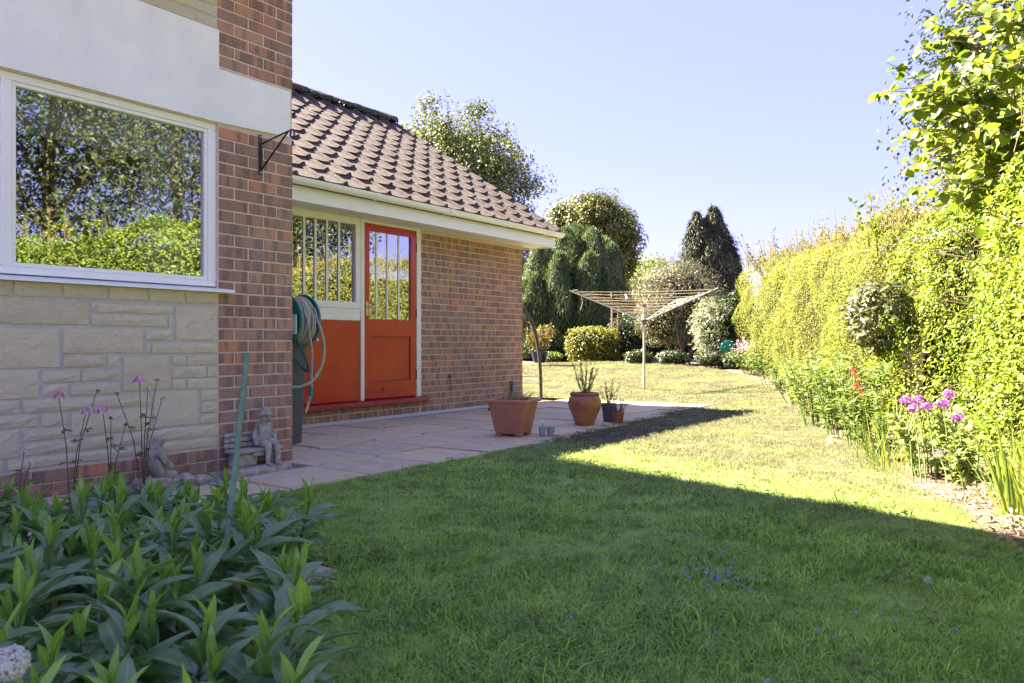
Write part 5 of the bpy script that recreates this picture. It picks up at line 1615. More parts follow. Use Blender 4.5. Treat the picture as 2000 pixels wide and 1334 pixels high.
x, y, _ = cw(2.08, 20.6)
bush('golden_bush', (x, y, 0.78), (0.60, 0.55, 0.44), 'clipped rounded golden green bush at the lawn edge', M['golden'], 4600, 0.07, 0.045, box=0.75, rnoise=0.05)
x, y, _ = cw(3.1, 21.2)
bush('dark_shrub', (x, y, 0.95), (0.62, 0.6, 0.62), 'dark green shrub in the shade behind the dryer pole', M['dark_leaf'], 3600, 0.08, 0.04)
x, y, _ = cw(0.9, 21.6)
bush('dark_shrub', (x, y, 0.8), (0.5, 0.5, 0.46), 'dark evergreen shrub between the potted shrub and golden bush', M['dark_leaf'], 2200, 0.07, 0.04)
# far boundary hedge that closes the garden
fh = thing('laurel_hedge', (-11.0, 22.0, 0.36), 'dark laurel hedge closing off the end of the garden', 'hedge')
n = 15000
px_, pz_ = rng.random(n) * 9.0 - 3.2, rng.random(n)
P = np.stack([CT * px_ - ST * (24.8 + 0.3 * rng.random(n)), ST * px_ + CT * (24.8 + 0.3 * rng.random(n)), 0.36 + 1.75 * pz_], 1) + rng.normal(size=(n, 3)) * 0.08
leaves('foliage', P, rng.normal(size=(n, 3)) + [0.5, -0.9, 0.5], 0.14, 0.06, M['dark_leaf'], fh)
a_, b_ = cw(-3.3, 25.2), cw(5.9, 25.2)
MB().add([(a_[0], a_[1], 0.3), (b_[0], b_[1], 0.3), (b_[0], b_[1], 2.0), (a_[0], a_[1], 2.0)] + [(q[0] - ST * 0.5, q[1] + CT * 0.5, z) for q, z in ((a_, 0.3), (b_, 0.3), (b_, 2.0), (a_, 2.0))],
         [(0, 1, 2, 3), (7, 6, 5, 4), (0, 4, 5, 1), (3, 2, 6, 7), (0, 3, 7, 4), (1, 5, 6, 2)]).build('inner_twigs', M['hedge_core'], fh)

x, y, _ = cw(4.05, 19.6)
bb = bush('bronze_shrub', (x, y, 1.85), (1.12, 1.0, 1.05), 'big bronze tinged shrub on leaning stems behind the dryer', M['brown_shrub'], 9000, 0.075, 0.022, core=0.7, rnoise=0.16, loc=(x, y, 0.36), D=(0, 0, 0.7), up=0.2)
sm = MB()
for (dx, dz_) in ((-0.35, 0.1), (0.1, 0.0), (0.5, 0.15), (-0.1, 0.3)):
    p0 = Vector(cw(4.05 + dx * 0.2, 19.3, 0.3))
    sm.tube([p0, p0 + camR * dx * 0.6 + Vector((0, 0, 0.5)), p0 + camR * dx * 1.6 + Vector((0, 0, 1.3))], [0.045, 0.035, 0.02], 7)
p0 = Vector(cw(4.15, 18.6, 0.33))
sm.tube([p0, p0 - camR * 0.25 + Vector((0, 0, 0.45)), p0 - camR * 0.34 + Vector((0, 0, 0.95))], [0.025, 0.022, 0.015], 7)
sm.build('stems', M['timber'], bb)
x, y, _ = cw(3.55, 19.0)
bush('heath_shrub', (x, y, 1.35), (0.62, 0.6, 0.62), 'brownish evergreen shrub low in front of the bronze one', M['brown_shrub'], 3400, 0.06, 0.02, core=0.7)
x, y, _ = cw(4.45, 17.6)
sv = bush('silver_shrub', (x, y, 1.12), (0.52, 0.5, 0.68), 'silvery grey leaved shrub beside the far end of the hedge', M['silver'], 3600, 0.085, 0.022, core=0.6, rnoise=0.2, loc=(x, y, 0.33), D=(0, 0, 0.8), skip=0.35)
MB().tube([(x, y, 0.3), (x + 0.05, y, 0.7), (x - 0.1, y + 0.05, 1.3)], [0.03, 0.025, 0.012], 6).tube([(x + 0.2, y, 0.3), (x + 0.1, y, 0.6), (x + 0.15, y, 1.0)], [0.025, 0.02, 0.01], 6).build('stems', M['timber'], sv)
x, y, _ = cw(4.95, 17.9)
bush('dark_shrub', (x, y, 1.2), (0.42, 0.4, 0.72), 'dark shrub in the gap between silver shrub and hedge', M['dark_leaf'], 2600, 0.09, 0.045)
for i, (cx, cz, rr, hh) in enumerate(((3.0, 18.9, 0.35, 0.16), (3.7, 18.3, 0.4, 0.17), (4.35, 17.2, 0.42, 0.18), (4.75, 16.6, 0.35, 0.2), (1.0, 20.6, 0.3, 0.12))):
    x, y, _ = cw(cx, cz)
    bush('ground_cover_plant', (x, y, float(gh(x, y)) + hh * 0.9), (rr, rr, hh), ['low leafy plant at the foot of the dark shrub', 'low leafy plant below the bronze shrub stems', 'low leafy plant under the silver shrub', 'low leafy plant at the hedge end by the lawn tip', 'low leafy plant left of the golden bush'][i], M['dark_leaf'] if i < 4 else M['mid_leaf'], 900, 0.06, 0.035, cat='plant')

bp = cw(0.66, 19.0, 0.345)
pt_ = thing('glazed_pot', bp, 'dark blue glazed pot at the far edge of the lawn', 'pot')
MB().lathe((bp[0], bp[1], bp[2]), [(0.13, 0.0), (0.17, 0.1), (0.19, 0.22), (0.205, 0.24), (0.205, 0.265), (0.18, 0.265), (0.17, 0.22)], 24).build('body', M['blue_glaze'], pt_, smooth=True)
soil_disc(MB(), bp, 0.17, bp[2] + 0.23).build('soil', M['soil'], pt_)
psb = thing('potted_shrub', (bp[0], bp[1], bp[2] + 0.23), 'open yellowish bronze shrub growing in the blue pot', 'shrub')
shrublet('yellow', (bp[0], bp[1], bp[2] + 0.22), 18, 0.72, 0.38, 0.10, 0.03, M['yellow_shrub'], psb, M['timber'], 34, up=0.9, r=0.014)

ob = thing('garden_obelisk', cw(2.69, 20.75, 0.36), 'slim wooden trellis obelisk beside the golden bush', 'trellis')
ox = Vector(cw(2.69, 20.75, 0.36))
for sx in (-1, 1):
    for sy in (-1, 1):
        MB().tube([ox + camR * 0.09 * sx + camF * 0.09 * sy, ox + camR * 0.085 * sx + camF * 0.085 * sy + Vector((0, 0, 1.35))], 0.016, 6).build('post', M['timber'], ob)
for k in range(7):
    z = 0.18 + 0.18 * k
    MB().box(tuple(ox + camR * -0.1 + camF * -0.1 + Vector((0, 0, z - 0.012))), tuple(ox + camR * 0.1 + camF * -0.07 + Vector((0, 0, z + 0.012)))).build('rail', M['timber'], ob)

tl = thing('compost_lid', cw(4.62, 17.0, 0.55), 'round teal green bin lid half hidden at the hedge end', 'lid')
q = Vector(cw(4.62, 17.0, 0.70))
dsk = MB().lathe((0, 0, 0), [(0.0, 0.04), (0.12, 0.035), (0.17, 0.02), (0.185, 0.0), (0.18, -0.02)], 28)
dsk.v = [tuple(q + camR * v[0] + Vector((0, 0, 1)) * v[1] - camF * v[2]) for v in dsk.v]
dsk.build('disc', M['green_plastic'], tl, smooth=True)
MB().tube([q + camF * 0.03 + Vector((0, 0, -0.1)), Vector((q.x, q.y, 0.3)) + camF * 0.03], 0.02, 8).build('stand', M['dark_green'], tl)
pf = cw(4.75, 16.3, 0.30)
pk = thing('pink_flower_plant', pf, 'plant with pink and white blossom in front of the teal lid', 'plant')
shrublet('pink', pf, 16, 0.5, 0.25, 0.05, 0.03, M['mid_leaf'], pk, M['green_stem'], 20)
P = np.array(pf) + np.array([0, 0, 0.42]) + rng.normal(size=(220, 3)) * [0.12, 0.12, 0.1]
leaves('blossom', P, rng.normal(size=P.shape), 0.035, 0.03, M['petal_pink'], pk)

# ------------------------------------------------------------------ the long hedge
HL = [(1.25, 2.0), (0.95, 3.2), (0.55, 4.55), (0.0, 5.85), (-0.62, 7.2), (-1.45, 8.9), (-2.45, 11.0), (-3.7, 13.5), (-5.0, 15.9), (-6.2, 17.9)]
HT = [2.05, 2.08, 2.14, 2.34, 2.32, 2.20, 2.30, 2.46, 2.60, 2.62]
hl = np.array(HL)
seg = np.r_[0, np.cumsum(np.linalg.norm(np.diff(hl, axis=0), axis=1))]
def hedge_at(s):
    x = np.interp(s, seg, hl[:, 0]); y = np.interp(s, seg, hl[:, 1]); h = np.interp(s, seg, HT)
    dx = np.interp(s + 0.2, seg, hl[:, 0]) - np.interp(s - 0.2, seg, hl[:, 0]); dy = np.interp(s + 0.2, seg, hl[:, 1]) - np.interp(s - 0.2, seg, hl[:, 1])
    t = unit(np.stack([dx, dy], -1))
    nrm_ = np.stack([-t[..., 1], t[..., 0]], -1)          # towards the lawn
    return x, y, h, nrm_
def hedge_part(name, s0, s1, n, L, W, mat, parent, bumpy=0.17, curl=0.0, rn_tip=0.0, spiky=0.0):
    """leaves over the front face, the rounded top edge and part of the top"""
    s = s0 + rng.random(n) * (s1 - s0)
    x, y, h, nr_ = hedge_at(s)
    g = gh(x, y)
    Hh = h - g
    u = rng.random(n) * 1.30                                   # 0..1 up the front, 1..1.3 over the top
    fz = np.minimum(u, 1.0)
    lean = 0.16 * (1 - fz) ** 2 - 0.30 * fz ** 5
    back = np.clip(u - 1.0, 0, 1) * 2.2
    q = np.stack([x, y, g + Hh * fz], 1)
    bmp_ = bumpy * 0.9 * sn(q, 0.75) + bumpy * 0.8 * sn(q, 1.7) + bumpy * 0.5 * sn(q, 4.2)
    hollow_ = np.clip(sn(q, 2.3) - 0.95, 0, 1)
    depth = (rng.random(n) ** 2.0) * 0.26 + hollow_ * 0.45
    off = lean + bmp_ - depth - back
    P = np.stack([x + nr_[:, 0] * off, y + nr_[:, 1] * off, g + Hh * fz - np.where(u < 1, 0, back * 0.05) + np.where(u >= 1, bmp_ * 0.8 - depth * 0.5, 0) - np.where((u < 1) & (u > 0.85), (u - 0.85) * 0.4, 0)], 1)
    if spiky:
        k = (u > 0.9) & (rng.random(n) < 0.12)
        P[k, 2] += rng.random(k.sum()) ** 2 * spiky
    out = np.c_[nr_, np.zeros(n)]
    Nv = out * (0.75 - 0.5 * (u > 1)[:, None]) + [0, 0, 0.55] + rng.normal(size=(n, 3)) * 0.55
    D = rng.normal(size=(n, 3)) + out * 0.5 + [0, 0, 0.4]
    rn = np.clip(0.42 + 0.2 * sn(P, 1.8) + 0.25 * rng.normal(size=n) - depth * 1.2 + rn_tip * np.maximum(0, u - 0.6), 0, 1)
    return leaves(name, P, Nv, L * (0.4 + 1.1 * rng.random(n) ** 1.3), W, mat, parent, D=D, rnd=rn, fold=0.3, droop=0.12)
def sprigs(parent, s0, s1, n, L, W, mat, hmax=0.3):
    mb, P, D = MB(), [], []
    for _ in range(n):
        x, y, h, nr_ = hedge_at(np.array([s0 + rng.random() * (s1 - s0)]))
        o_ = -0.6 * rng.random()
        p = Vector((x[0] + nr_[0, 0] * o_, y[0] + nr_[0, 1] * o_, h[0] - 0.12))
        q = p + Vector((rng.normal() * 0.07, rng.normal() * 0.07, 0.14 + hmax * rng.random() ** 1.8))
        mb.tube([p, p.lerp(q, 0.5) + Vector((rng.normal() * 0.01, 0, 0)), q], [0.004, 0.003, 0.0015], 4)
        for k in range(16):
            r_ = p.lerp(q, 0.15 + 0.87 * rng.random())
            P.append(r_[:])
            D.append((rng.normal(), rng.normal(), 0.6 + 0.3 * rng.normal()))
    mb.build('sprig_stems', M['twig'], parent, kind='stuff')
    P, D = np.array(P), np.array(D)
    leaves('sprigs', P, rng.normal(size=P.shape) + [-0.3, -0.2, 0.5], L * (0.6 + 0.6 * rng.random(len(P))), W, mat, parent, D=D, rnd=0.4 + 0.6 * rng.random(len(P)))
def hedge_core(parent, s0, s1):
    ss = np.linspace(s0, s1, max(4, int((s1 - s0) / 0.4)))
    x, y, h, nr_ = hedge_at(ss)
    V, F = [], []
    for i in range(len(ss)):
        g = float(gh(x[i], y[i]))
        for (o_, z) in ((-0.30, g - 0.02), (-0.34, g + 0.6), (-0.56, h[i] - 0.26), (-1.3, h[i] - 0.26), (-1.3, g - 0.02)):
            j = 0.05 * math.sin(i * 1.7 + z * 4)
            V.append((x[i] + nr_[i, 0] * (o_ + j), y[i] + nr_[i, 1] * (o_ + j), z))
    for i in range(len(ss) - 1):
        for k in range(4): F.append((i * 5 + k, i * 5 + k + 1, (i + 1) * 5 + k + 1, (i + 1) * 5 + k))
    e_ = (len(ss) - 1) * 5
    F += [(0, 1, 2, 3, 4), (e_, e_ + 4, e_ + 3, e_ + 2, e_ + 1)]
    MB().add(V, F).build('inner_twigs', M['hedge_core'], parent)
SE = seg[-1]
s_mid = seg[5] + 0.1
h1 = thing('privet_hedge', (HL[3][0], HL[3][1], 0), 'bright yellow green privet hedge at the right of the lawn', 'hedge')
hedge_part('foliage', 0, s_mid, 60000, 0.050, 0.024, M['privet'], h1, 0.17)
sprigs(h1, 0.5, s_mid, 150, 0.045, 0.022, M['privet'])
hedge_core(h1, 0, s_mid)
tw = MB()
for i in range(330):
    s = rng.random() * s_mid
    x, y, h, nr_ = hedge_at(np.array([s]))
    z0 = 0.1 + 1.8 * rng.random()
    p0 = Vector((x[0] - nr_[0, 0] * 0.22, y[0] - nr_[0, 1] * 0.22, z0))
    d_ = Vector((nr_[0, 0] + rng.normal() * 0.8, nr_[0, 1] + rng.normal() * 0.8, 0.5 + rng.normal() * 0.6)).normalized()
    tw.tube([p0, p0 + d_ * 0.14, p0 + d_ * 0.26], [0.006, 0.004, 0.002], 4)
tw.build('twigs', M['twig'], h1, kind='stuff')
h2 = thing('mixed_hedge', (HL[7][0], HL[7][1], 0.2), 'paler fine leaved hedge running on to the far end of the lawn', 'hedge')
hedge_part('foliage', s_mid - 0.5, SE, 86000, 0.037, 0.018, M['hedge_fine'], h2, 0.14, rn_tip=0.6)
sprigs(h2, s_mid, SE, 260, 0.04, 0.018, M['hedge_fine'], 0.42)
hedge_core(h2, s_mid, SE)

# straggly growth above the hedge line
x, y = -4.9, 16.6
tg = thing('bramble_shrub', (x, y, 1.9), 'thin twiggy growth poking up above the far hedge top', 'shrub')
shrublet('bramble', (x, y, 1.9), 22, 1.15, 1.0, 0.06, 0.035, M['broad'], tg, M['twig'], 18, up=0.9, r=0.008)
x, y = -1.80, 10.2
tg = thing('climbing_shrub', (x, y, 1.6), 'dark drooping leafy sprig sticking up over the hedge left of the hazel', 'shrub')
shrublet('climber', (x, y, 1.6), 9, 1.05, 0.4, 0.085, 0.045, M['hazel'], tg, M['twig'], 26, up=0.9, r=0.008)

# ------------------------------------------------------------------ border plants under the hedge
def leafy(name, c, rad, h, n, L, W, mat, label, cat='plant', stems=24, up=0.8):
    """stems fanning from the soil, set with pointed leaves"""
    g = float(gh(c[0], c[1])) - 0.02
    t = thing(name, (c[0], c[1], g), label, cat)
    mb = MB()
    P, D = [], []
    per = n // stems
    for i in range(stems):
        az = rng.random() * 6.28
        rr = rad * math.sqrt(rng.random())
        b0_ = Vector((c[0] + 0.4 * rr * math.cos(az), c[1] + 0.4 * rr * math.sin(az), g))
        hh = h * (0.65 + 0.4 * rng.random())
        tp_ = Vector((c[0] + rr * math.cos(az), c[1] + rr * math.sin(az), g + hh))
        pts_ = [b0_.lerp(tp_, t_) + Vector((0, 0, 0.1 * hh * math.sin(t_ * 3.14))) for t_ in (0, 0.35, 0.7, 1)]
        mb.tube(pts_, [0.005, 0.0045, 0.0035, 0.002], 4)
        for k in range(per):
            t_ = 0.12 + 0.88 * rng.random()
            q = b0_.lerp(tp_, t_) + Vector((0, 0, 0.1 * hh * math.sin(t_ * 3.14)))
            a2 = rng.random() * 6.28
            P.append(q[:])
            D.append((math.cos(a2), math.sin(a2), 0.35 + 0.3 * rng.normal()))
    mb.build('stems', M['green_stem'], t)
    P, D = np.array(P), unit(np.array(D))
    Nv = np.cross(np.cross(D, [0, 0, 1.0]), D) * 1.0 + rng.normal(size=D.shape) * 0.3
    Nv[Nv[:, 2] < 0] *= -1
    leaves('foliage', P, Nv, L * (0.6 + 0.6 * rng.random(len(P))), W, mat, t, D=D, fold=0.3, droop=0.22)
    return t
M['rhodo'] = leafmat('leathery_leaf', (0.051, 0.063, 0.022), (0.101, 0.114, 0.038), (0.164, 0.171, 0.076), trans=0.15, rough=0.35, spec=0.6)
x, y = -1.53, 8.66
bush('rhododendron', (x, y, 1.10), (0.32, 0.42, 0.34), 'dark leathery leaved shrub set into the hedge', M['rhodo'], 1100, 0.11, 0.040, core=0, rnoise=0.2, loc=(x, y, -0.02), skip=0.7)
leafy('valerian_plant', (-1.62, 7.45), 0.36, 0.72, 900, 0.095, 0.026, M['mid_leaf'], 'leafy border plant with small red flower heads', 'plant', 30)
vt = [o for o in S.objects if o.name.startswith('valerian_plant')][0]
P = []
for (px_, py_, pz_) in ((-1.46, 7.15, 0.47), (-1.43, 7.18, 0.43), (-1.50, 7.22, 0.60), (-1.47, 7.2, 0.54), (-1.40, 7.1, 0.40), (-1.52, 7.1, 0.36)):
    P.append(np.array([px_, py_, pz_]) + rng.normal(size=(30, 3)) * 0.013)
P = np.concatenate(P)
leaves('flower_heads', P, rng.normal(size=P.shape), 0.018, 0.014, M['petal_red'], vt)
leafy('phlox_plant', (-1.42, 6.95), 0.20, 0.46, 420, 0.085, 0.024, M['mid_leaf'], 'dark pointed leaf plant at the lawn edge below the red flowers', 'plant', 18)
leafy('aster_plant', (-2.05, 8.35), 0.38, 0.72, 900, 0.075, 0.020, M['pale_leaf'], 'pale leafy clump left of the red flowered plant', 'plant', 32)
leafy('aster_plant', (-2.45, 9.6), 0.42, 0.62, 900, 0.07, 0.022, M['mid_leaf'], 'mid green clump further along the border below the far hedge', 'plant', 32)
leafy('aster_plant', (-3.0, 11.2), 0.45, 0.55, 800, 0.07, 0.024, M['pale_leaf'], 'grey green clump where the border narrows', 'plant', 30)
leafy('aster_plant', (-3.9, 13.2), 0.5, 0.5, 800, 0.07, 0.026, M['mid_leaf'], 'spreading clump in the border beyond the dryer', 'plant', 30)
leafy('aster_plant', (-4.95, 15.3), 0.55, 0.45, 900, 0.08, 0.03, M['mid_leaf'], 'last low clump at the border tip near the silver shrub', 'plant', 30)
leafy('mallow_plant', (-0.72, 5.75), 0.30, 0.42, 700, 0.06, 0.040, M['pale_leaf'], 'pale green leafy plant under the purple alliums', 'plant', 26)
leafy('mallow_plant', (-0.45, 5.25), 0.22, 0.34, 420, 0.055, 0.036, M['pale_leaf'], 'pale leaf plant just left of the sword leaved clump', 'plant', 18)
leafy('weed_plant', (-1.12, 6.35), 0.22, 0.36, 380, 0.06, 0.016, M['mid_leaf'], 'grassy leaved plant left of the alliums', 'plant', 18)
gr_ = thing('tall_grass_plant', (-1.12, 6.35, -0.02), 'clump of tall thin grass left of the alliums', 'plant')
strap_leaves('blades', (-1.08, 6.3, -0.02), 60, 0.5, 0.008, M['iris'], gr_, 0.45, 0.22, 0.35)
gr_ = thing('tall_grass_plant', (-0.92, 5.85, -0.02), 'clump of short grass along the lawn edge below the alliums', 'plant')
strap_leaves('blades', (-0.92, 5.85, -0.02), 90, 0.26, 0.007, M['iris'], gr_, 0.8, 0.25, 0.5)

# alliums
heads = [(-0.84, 5.55, 0.475, 0.030), (-0.775, 5.60, 0.478, 0.030), (-0.79, 5.52, 0.425, 0.031), (-0.715, 5.56, 0.440, 0.029), (-0.625, 5.50, 0.465, 0.032), (-0.60, 5.58, 0.518, 0.034), (-0.54, 5.42, 0.395, 0.029), (-0.62, 5.32, 0.175, 0.024)]
alab = ['purple allium head leftmost of the upper row', 'purple allium head second along the upper row', 'purple allium head just below the left pair', 'small flattish purple allium head in the middle of the group',
        'purple allium head touching the tallest one', 'tallest purple allium head of the group', 'purple allium head lowest right of the main group', 'small purple allium near the ground in front of the pale leaves']
for (hx_, hy_, hz2, hr_), lb_ in zip(heads, alab):
    t = thing('allium_flower', (hx_ + 0.06, hy_ - 0.1, -0.02), lb_, 'flower', 'purple alliums under the hedge')
    MB().tube([(hx_ + 0.06, hy_ - 0.12, -0.02), (hx_ + 0.035, hy_ - 0.05, hz2 * 0.45), (hx_, hy_, hz2 - 0.01)], [0.0045, 0.004, 0.0035], 6).build('stem', M['green_stem'], t)
    d_ = unit(rng.normal(size=(150, 3)))
    P = np.array([hx_, hy_, hz2]) + d_ * hr_ * np.array([1.15, 1.15, 0.85]) * (0.75 + 0.3 * rng.random((150, 1)))
    leaves('flower_head', P, d_ + rng.normal(size=d_.shape) * 0.4, 0.014, 0.010, M['petal_purple'], t)

ir = thing('iris_clump', (-0.12, 4.45, -0.02), 'clump of upright sword shaped leaves at the right lawn edge', 'plant')
for k, (ax_, ay_) in enumerate(((-0.22, 4.62), (-0.10, 4.52), (0.02, 4.42), (-0.18, 4.42), (-0.02, 4.62), (0.12, 4.3), (0.0, 4.22))):
    strap_leaves('blades', (ax_, ay_, -0.02), 26, 0.47, 0.021, M['iris'], ir, 0.55, 0.075, 0.22, lenvar=0.4)
dl = thing('dead_leaves', (-0.5, 5.0, -0.01), 'bleached dead leaves lying on the soil beside the sword leaves', 'leaf litter', kind='stuff')
def litter(x0, y0, sx, sy, n):
    P = np.stack([x0 + rng.normal(size=n) * sx, y0 + rng.normal(size=n) * sy, 0.0 + rng.random(n) * 0.05], 1)
    leaves('litter', P, rng.normal(size=(n, 3)) * 0.6 + [0, 0, 0.8], 0.08 * (0.5 + rng.random(n)), 0.014, M['straw'], dl, droop=0.4)
litter(-0.42, 4.98, 0.10, 0.14, 160)
litter(-0.12, 4.2, 0.10, 0.10, 120)
litter(-1.52, 7.0, 0.1, 0.1, 40)
# dark leaved sprig at the right edge of the picture
dsp = thing('laurel_sprig', (0.12, 3.95, 0.0), 'dark glossy leaved sprig beside the sword leaved clump', 'plant')
shrublet('laurel', (0.16, 4.02, 0.0), 9, 0.40, 0.17, 0.085, 0.034, M['dark_leaf'], dsp, M['twig'], 10, up=0.9, r=0.004)

# ------------------------------------------------------------------ small flowers in the lawn
def speck(x, y, n, mat, r, h, nm, label, cat):
    o_ = (x, y, 0)
    P = np.array([x, y, h]) + rng.normal(size=(n, 3)) * r * [0.8, 0.8, 0.4]
    o = leaves(nm, P, rng.normal(size=(n, 3)) * 0.4 + [0, 0, 1], 0.009, 0.008, mat, None, loc=(x, y, 0), droop=0.0)
    return o
P = []
for (sx_, sy_, s_, n_) in ((-0.98, 2.62, 0.05, 13), (-1.0, 2.72, 0.14, 16), (-0.72, 2.45, 0.22, 10), (-1.3, 2.9, 0.2, 5)):
    P.append(np.stack([sx_ + rng.normal(size=n_) * s_, sy_ + rng.normal(size=n_) * s_, 0.028 + rng.random(n_) * 0.012], 1))
P = np.concatenate(P)
P = np.repeat(P, 4, 0) + rng.normal(size=(len(P) * 4, 3)) * 0.003
tag(leaves('speedwell', P, rng.normal(size=P.shape) * 0.3 + [0, 0, 1], 0.009, 0.008, M['petal_blue'], None, loc=(-0.95, 2.6, 0), droop=0), 'scattered tiny blue speedwell flowers in the near lawn', 'flowers', kind='stuff')
P = []
for _ in range(46):
    X_, Y_ = scatter_in([(-3.4, 2.3), (-3.4, 5), (-1, 5), (0.2, 2.5), (0.2, 1.2), (-1.4, 1.0)], 0.35, 1.9, 6.0)
    for a, b in zip(X_, Y_):
        n_ = 10
        P.append(np.stack([a + rng.normal(size=n_) * 0.035, b + rng.normal(size=n_) * 0.035, 0.016 + rng.random(n_) * 0.012], 1))
P = np.concatenate(P)
P = P[in_poly(P[:, 0], P[:, 1], LAWN)]
tag(leaves('lawn_weeds', P, rng.normal(size=P.shape) * 0.35 + [0, 0, 1], 0.026 * (0.5 + rng.random(len(P))), 0.014, M['pale_leaf'], None, loc=(-1.5, 3.0, 0), droop=0.1), 'small broad leaved weeds scattered through the near lawn', 'weeds', kind='stuff')
P = []
for (xa, xb, ya, yb, n_) in ((-6.06, -3.7, 4.92, 4.96, 90), (-4.87, -4.85, 3.7, 10, 160), (-4.21, -4.19, 2.4, 10, 170), (-5.49, -5.47, 3.7, 10, 110), (-4.2, -3.66, 3.62, 3.64, 40), (-4.86, -4.2, 4.27, 4.29, 40)):
    P.append(np.stack([xa + rng.random(n_) * (xb - xa), ya + rng.random(n_) * (yb - ya), -0.012 + rng.random(n_) * 0.016], 1))
P = np.concatenate(P)
P = P[sn(P, 3.0) > 0.1]
tag(leaves('joint_moss', P, rng.normal(size=P.shape) * 0.6 + [0, 0, 0.8], 0.016, 0.008, M['dark_leaf'], patio), kind='stuff')
for (x, y, lb_) in ((-3.38, 5.05, 'yellow buttercup nearest the spike of sunlight on the lawn'), (-3.40, 4.78, 'yellow buttercup in the lawn nearer to the patio slabs')):
    t = thing('buttercup', (x, y, 0), lb_, 'flower')
    MB().tube([(x, y, 0), (x, y, 0.042)], 0.001, 4).build('stem', M['green_stem'], t)
    a_ = np.arange(6) * 1.05
    leaves('petals', np.tile([x, y, 0.043], (6, 1)), np.tile([0, 0, 1.0], (6, 1)) + 0.3 * np.stack([-np.cos(a_), -np.sin(a_), a_ * 0], 1), 0.012, 0.010, M['petal_yellow'], t, D=np.stack([np.cos(a_), np.sin(a_), a_ * 0 + 0.2], 1), droop=0)
def clock(x, y, z, r, label, n=420):
    t = thing('dandelion_clock', (x, y, 0), label, 'flower')
    MB().tube([(x + 0.02, y + 0.01, 0), (x + 0.008, y, z * 0.6), (x, y, z - r * 0.2)], 0.0018 + r * 0.03, 6).build('stem', M['green_stem'], t)
    d_ = unit(rng.normal(size=(n, 3)))
    P = np.array([x, y, z]) + d_ * r * (0.82 + 0.2 * rng.random((n, 1)))
    leaves('seed_head', P, d_ + rng.normal(size=d_.shape) * 0.3, r * 0.28, r * 0.16, M['fluff'], t, droop=0)
    MB().lathe((x, y, z), [(0, -r * 0.3), (r * 0.25, -r * 0.1), (r * 0.25, r * 0.1), (0, r * 0.25)], 10).build('core', M['twig'], t)
clock(-0.382, 2.973, 0.045, 0.013, 'small white dandelion clock alone in the near lawn at right', 160)

# ------------------------------------------------------------------ leafy perennials in the foreground
def leaf_piece(L, W, arch, young, seed):
    """a lance shaped leaf with a sunk midrib that rises and then bends over"""
    r = np.random.default_rng(seed)
    seg_ = 6
    V, F, A = [], [], []
    x = z = 0.0
    ang = arch[0]
    tw_ = r.normal() * 0.12
    for k in range(seg_ + 1):
        t = k / seg_
        wv = W * 0.5 * (math.sin(math.pi * min(1, 0.06 + t * 0.97) ** 0.85) ** 0.8) if 0 < k < seg_ else W * (0.10 if k == 0 else 0.005)
        up_ = 0.30 * wv
        cs, sn_ = math.cos(ang), math.sin(ang)
        nx_, nz_ = -sn_, cs
        wob = 0.05 * W * math.sin(t * 9 + seed)
        tt = tw_ * t
        for sd in (-1, 0, 1):
            lift = up_ * abs(sd) - (0.07 * W if sd == 0 else 0) + wob * sd + math.sin(tt) * wv * sd
            V.append((x + nx_ * lift, sd * wv, z + nz_ * lift))
        A += [0.45, 0.75, 0.45]
        st = L / seg_
        ang2 = arch[0] + (arch[1] - arch[0]) * (t ** 1.1)
        x += math.cos(ang2) * st
        z += math.sin(ang2) * st
        ang = ang2
    for k in range(seg_):
        c = 3 * k
        F += [(c, c + 3, c + 4, c + 1), (c + 1, c + 4, c + 5, c + 2)]
    return npmesh('leaf', np.array(V), np.array(F), np.array(A), M['young_leaf'] if young else M['old_leaf'], smooth=True)

def perennial_mat(name, c1, c2, rib, spec):
    m, t, p = newmat(name)
    oi = nn(t, 'ShaderNodeObjectInfo')
    a = nn(t, 'ShaderNodeAttribute', attribute_name='rnd')
    v = rnd_vec(t, 11)
    col = ramp(t, oi.outputs['Random'], [(0, c1), (1, c2)])
    mp = nn(t, 'ShaderNodeMapping')
    mp.inputs['Scale'].default_value = (60, 260, 60)
    t.links.new(v, mp.inputs[0])
    col = mixc(t, ramp(t, a.outputs['Fac'], [(0.66, (0, 0, 0)), (0.76, (1, 1, 1))]), col, rib)
    col = mixc(t, ramp(t, noise(t, v, 35, 4), [(0.35, (0, 0, 0)), (0.8, (0.5, 0.5, 0.5))]), col, tuple(q * 0.6 for q in c1))
    t.links.new(col, p.inputs['Base Color'])
    p.inputs['Roughness'].default_value = 0.36
    p.inputs['Specular IOR Level'].default_value = spec
    bump(t, p, noise(t, v, 90, 3), 0.25, 0.004)
    tr = nn(t, 'ShaderNodeBsdfTranslucent')
    t.links.new(mixc(t, 1.0, col, (1.3, 1.4, 0.5), 'MULTIPLY'), tr.inputs[0])
    mx = nn(t, 'ShaderNodeMixShader')
    mx.inputs[0].default_value = 0.28
    t.links.new(p.outputs[0], mx.inputs[1])
    t.links.new(tr.outputs[0], mx.inputs[2])
    t.links.new(mx.outputs[0], t.nodes['Material Output'].inputs[0])
    return m
M['old_leaf'] = perennial_mat('perennial_leaf', (0.10, 0.195, 0.07), (0.165, 0.28, 0.105), (0.27, 0.38, 0.17), 0.75)
M['young_leaf'] = perennial_mat('young_perennial_leaf', (0.20, 0.39, 0.055), (0.29, 0.48, 0.08), (0.38, 0.54, 0.16), 0.5)
OLD = [leaf_piece(0.16, 0.043, a_, False, i) for i, a_ in enumerate(((0.55, -0.65), (0.4, -0.85), (0.75, -0.35), (0.35, -0.5), (0.6, -1.05), (0.3, -0.3)))]
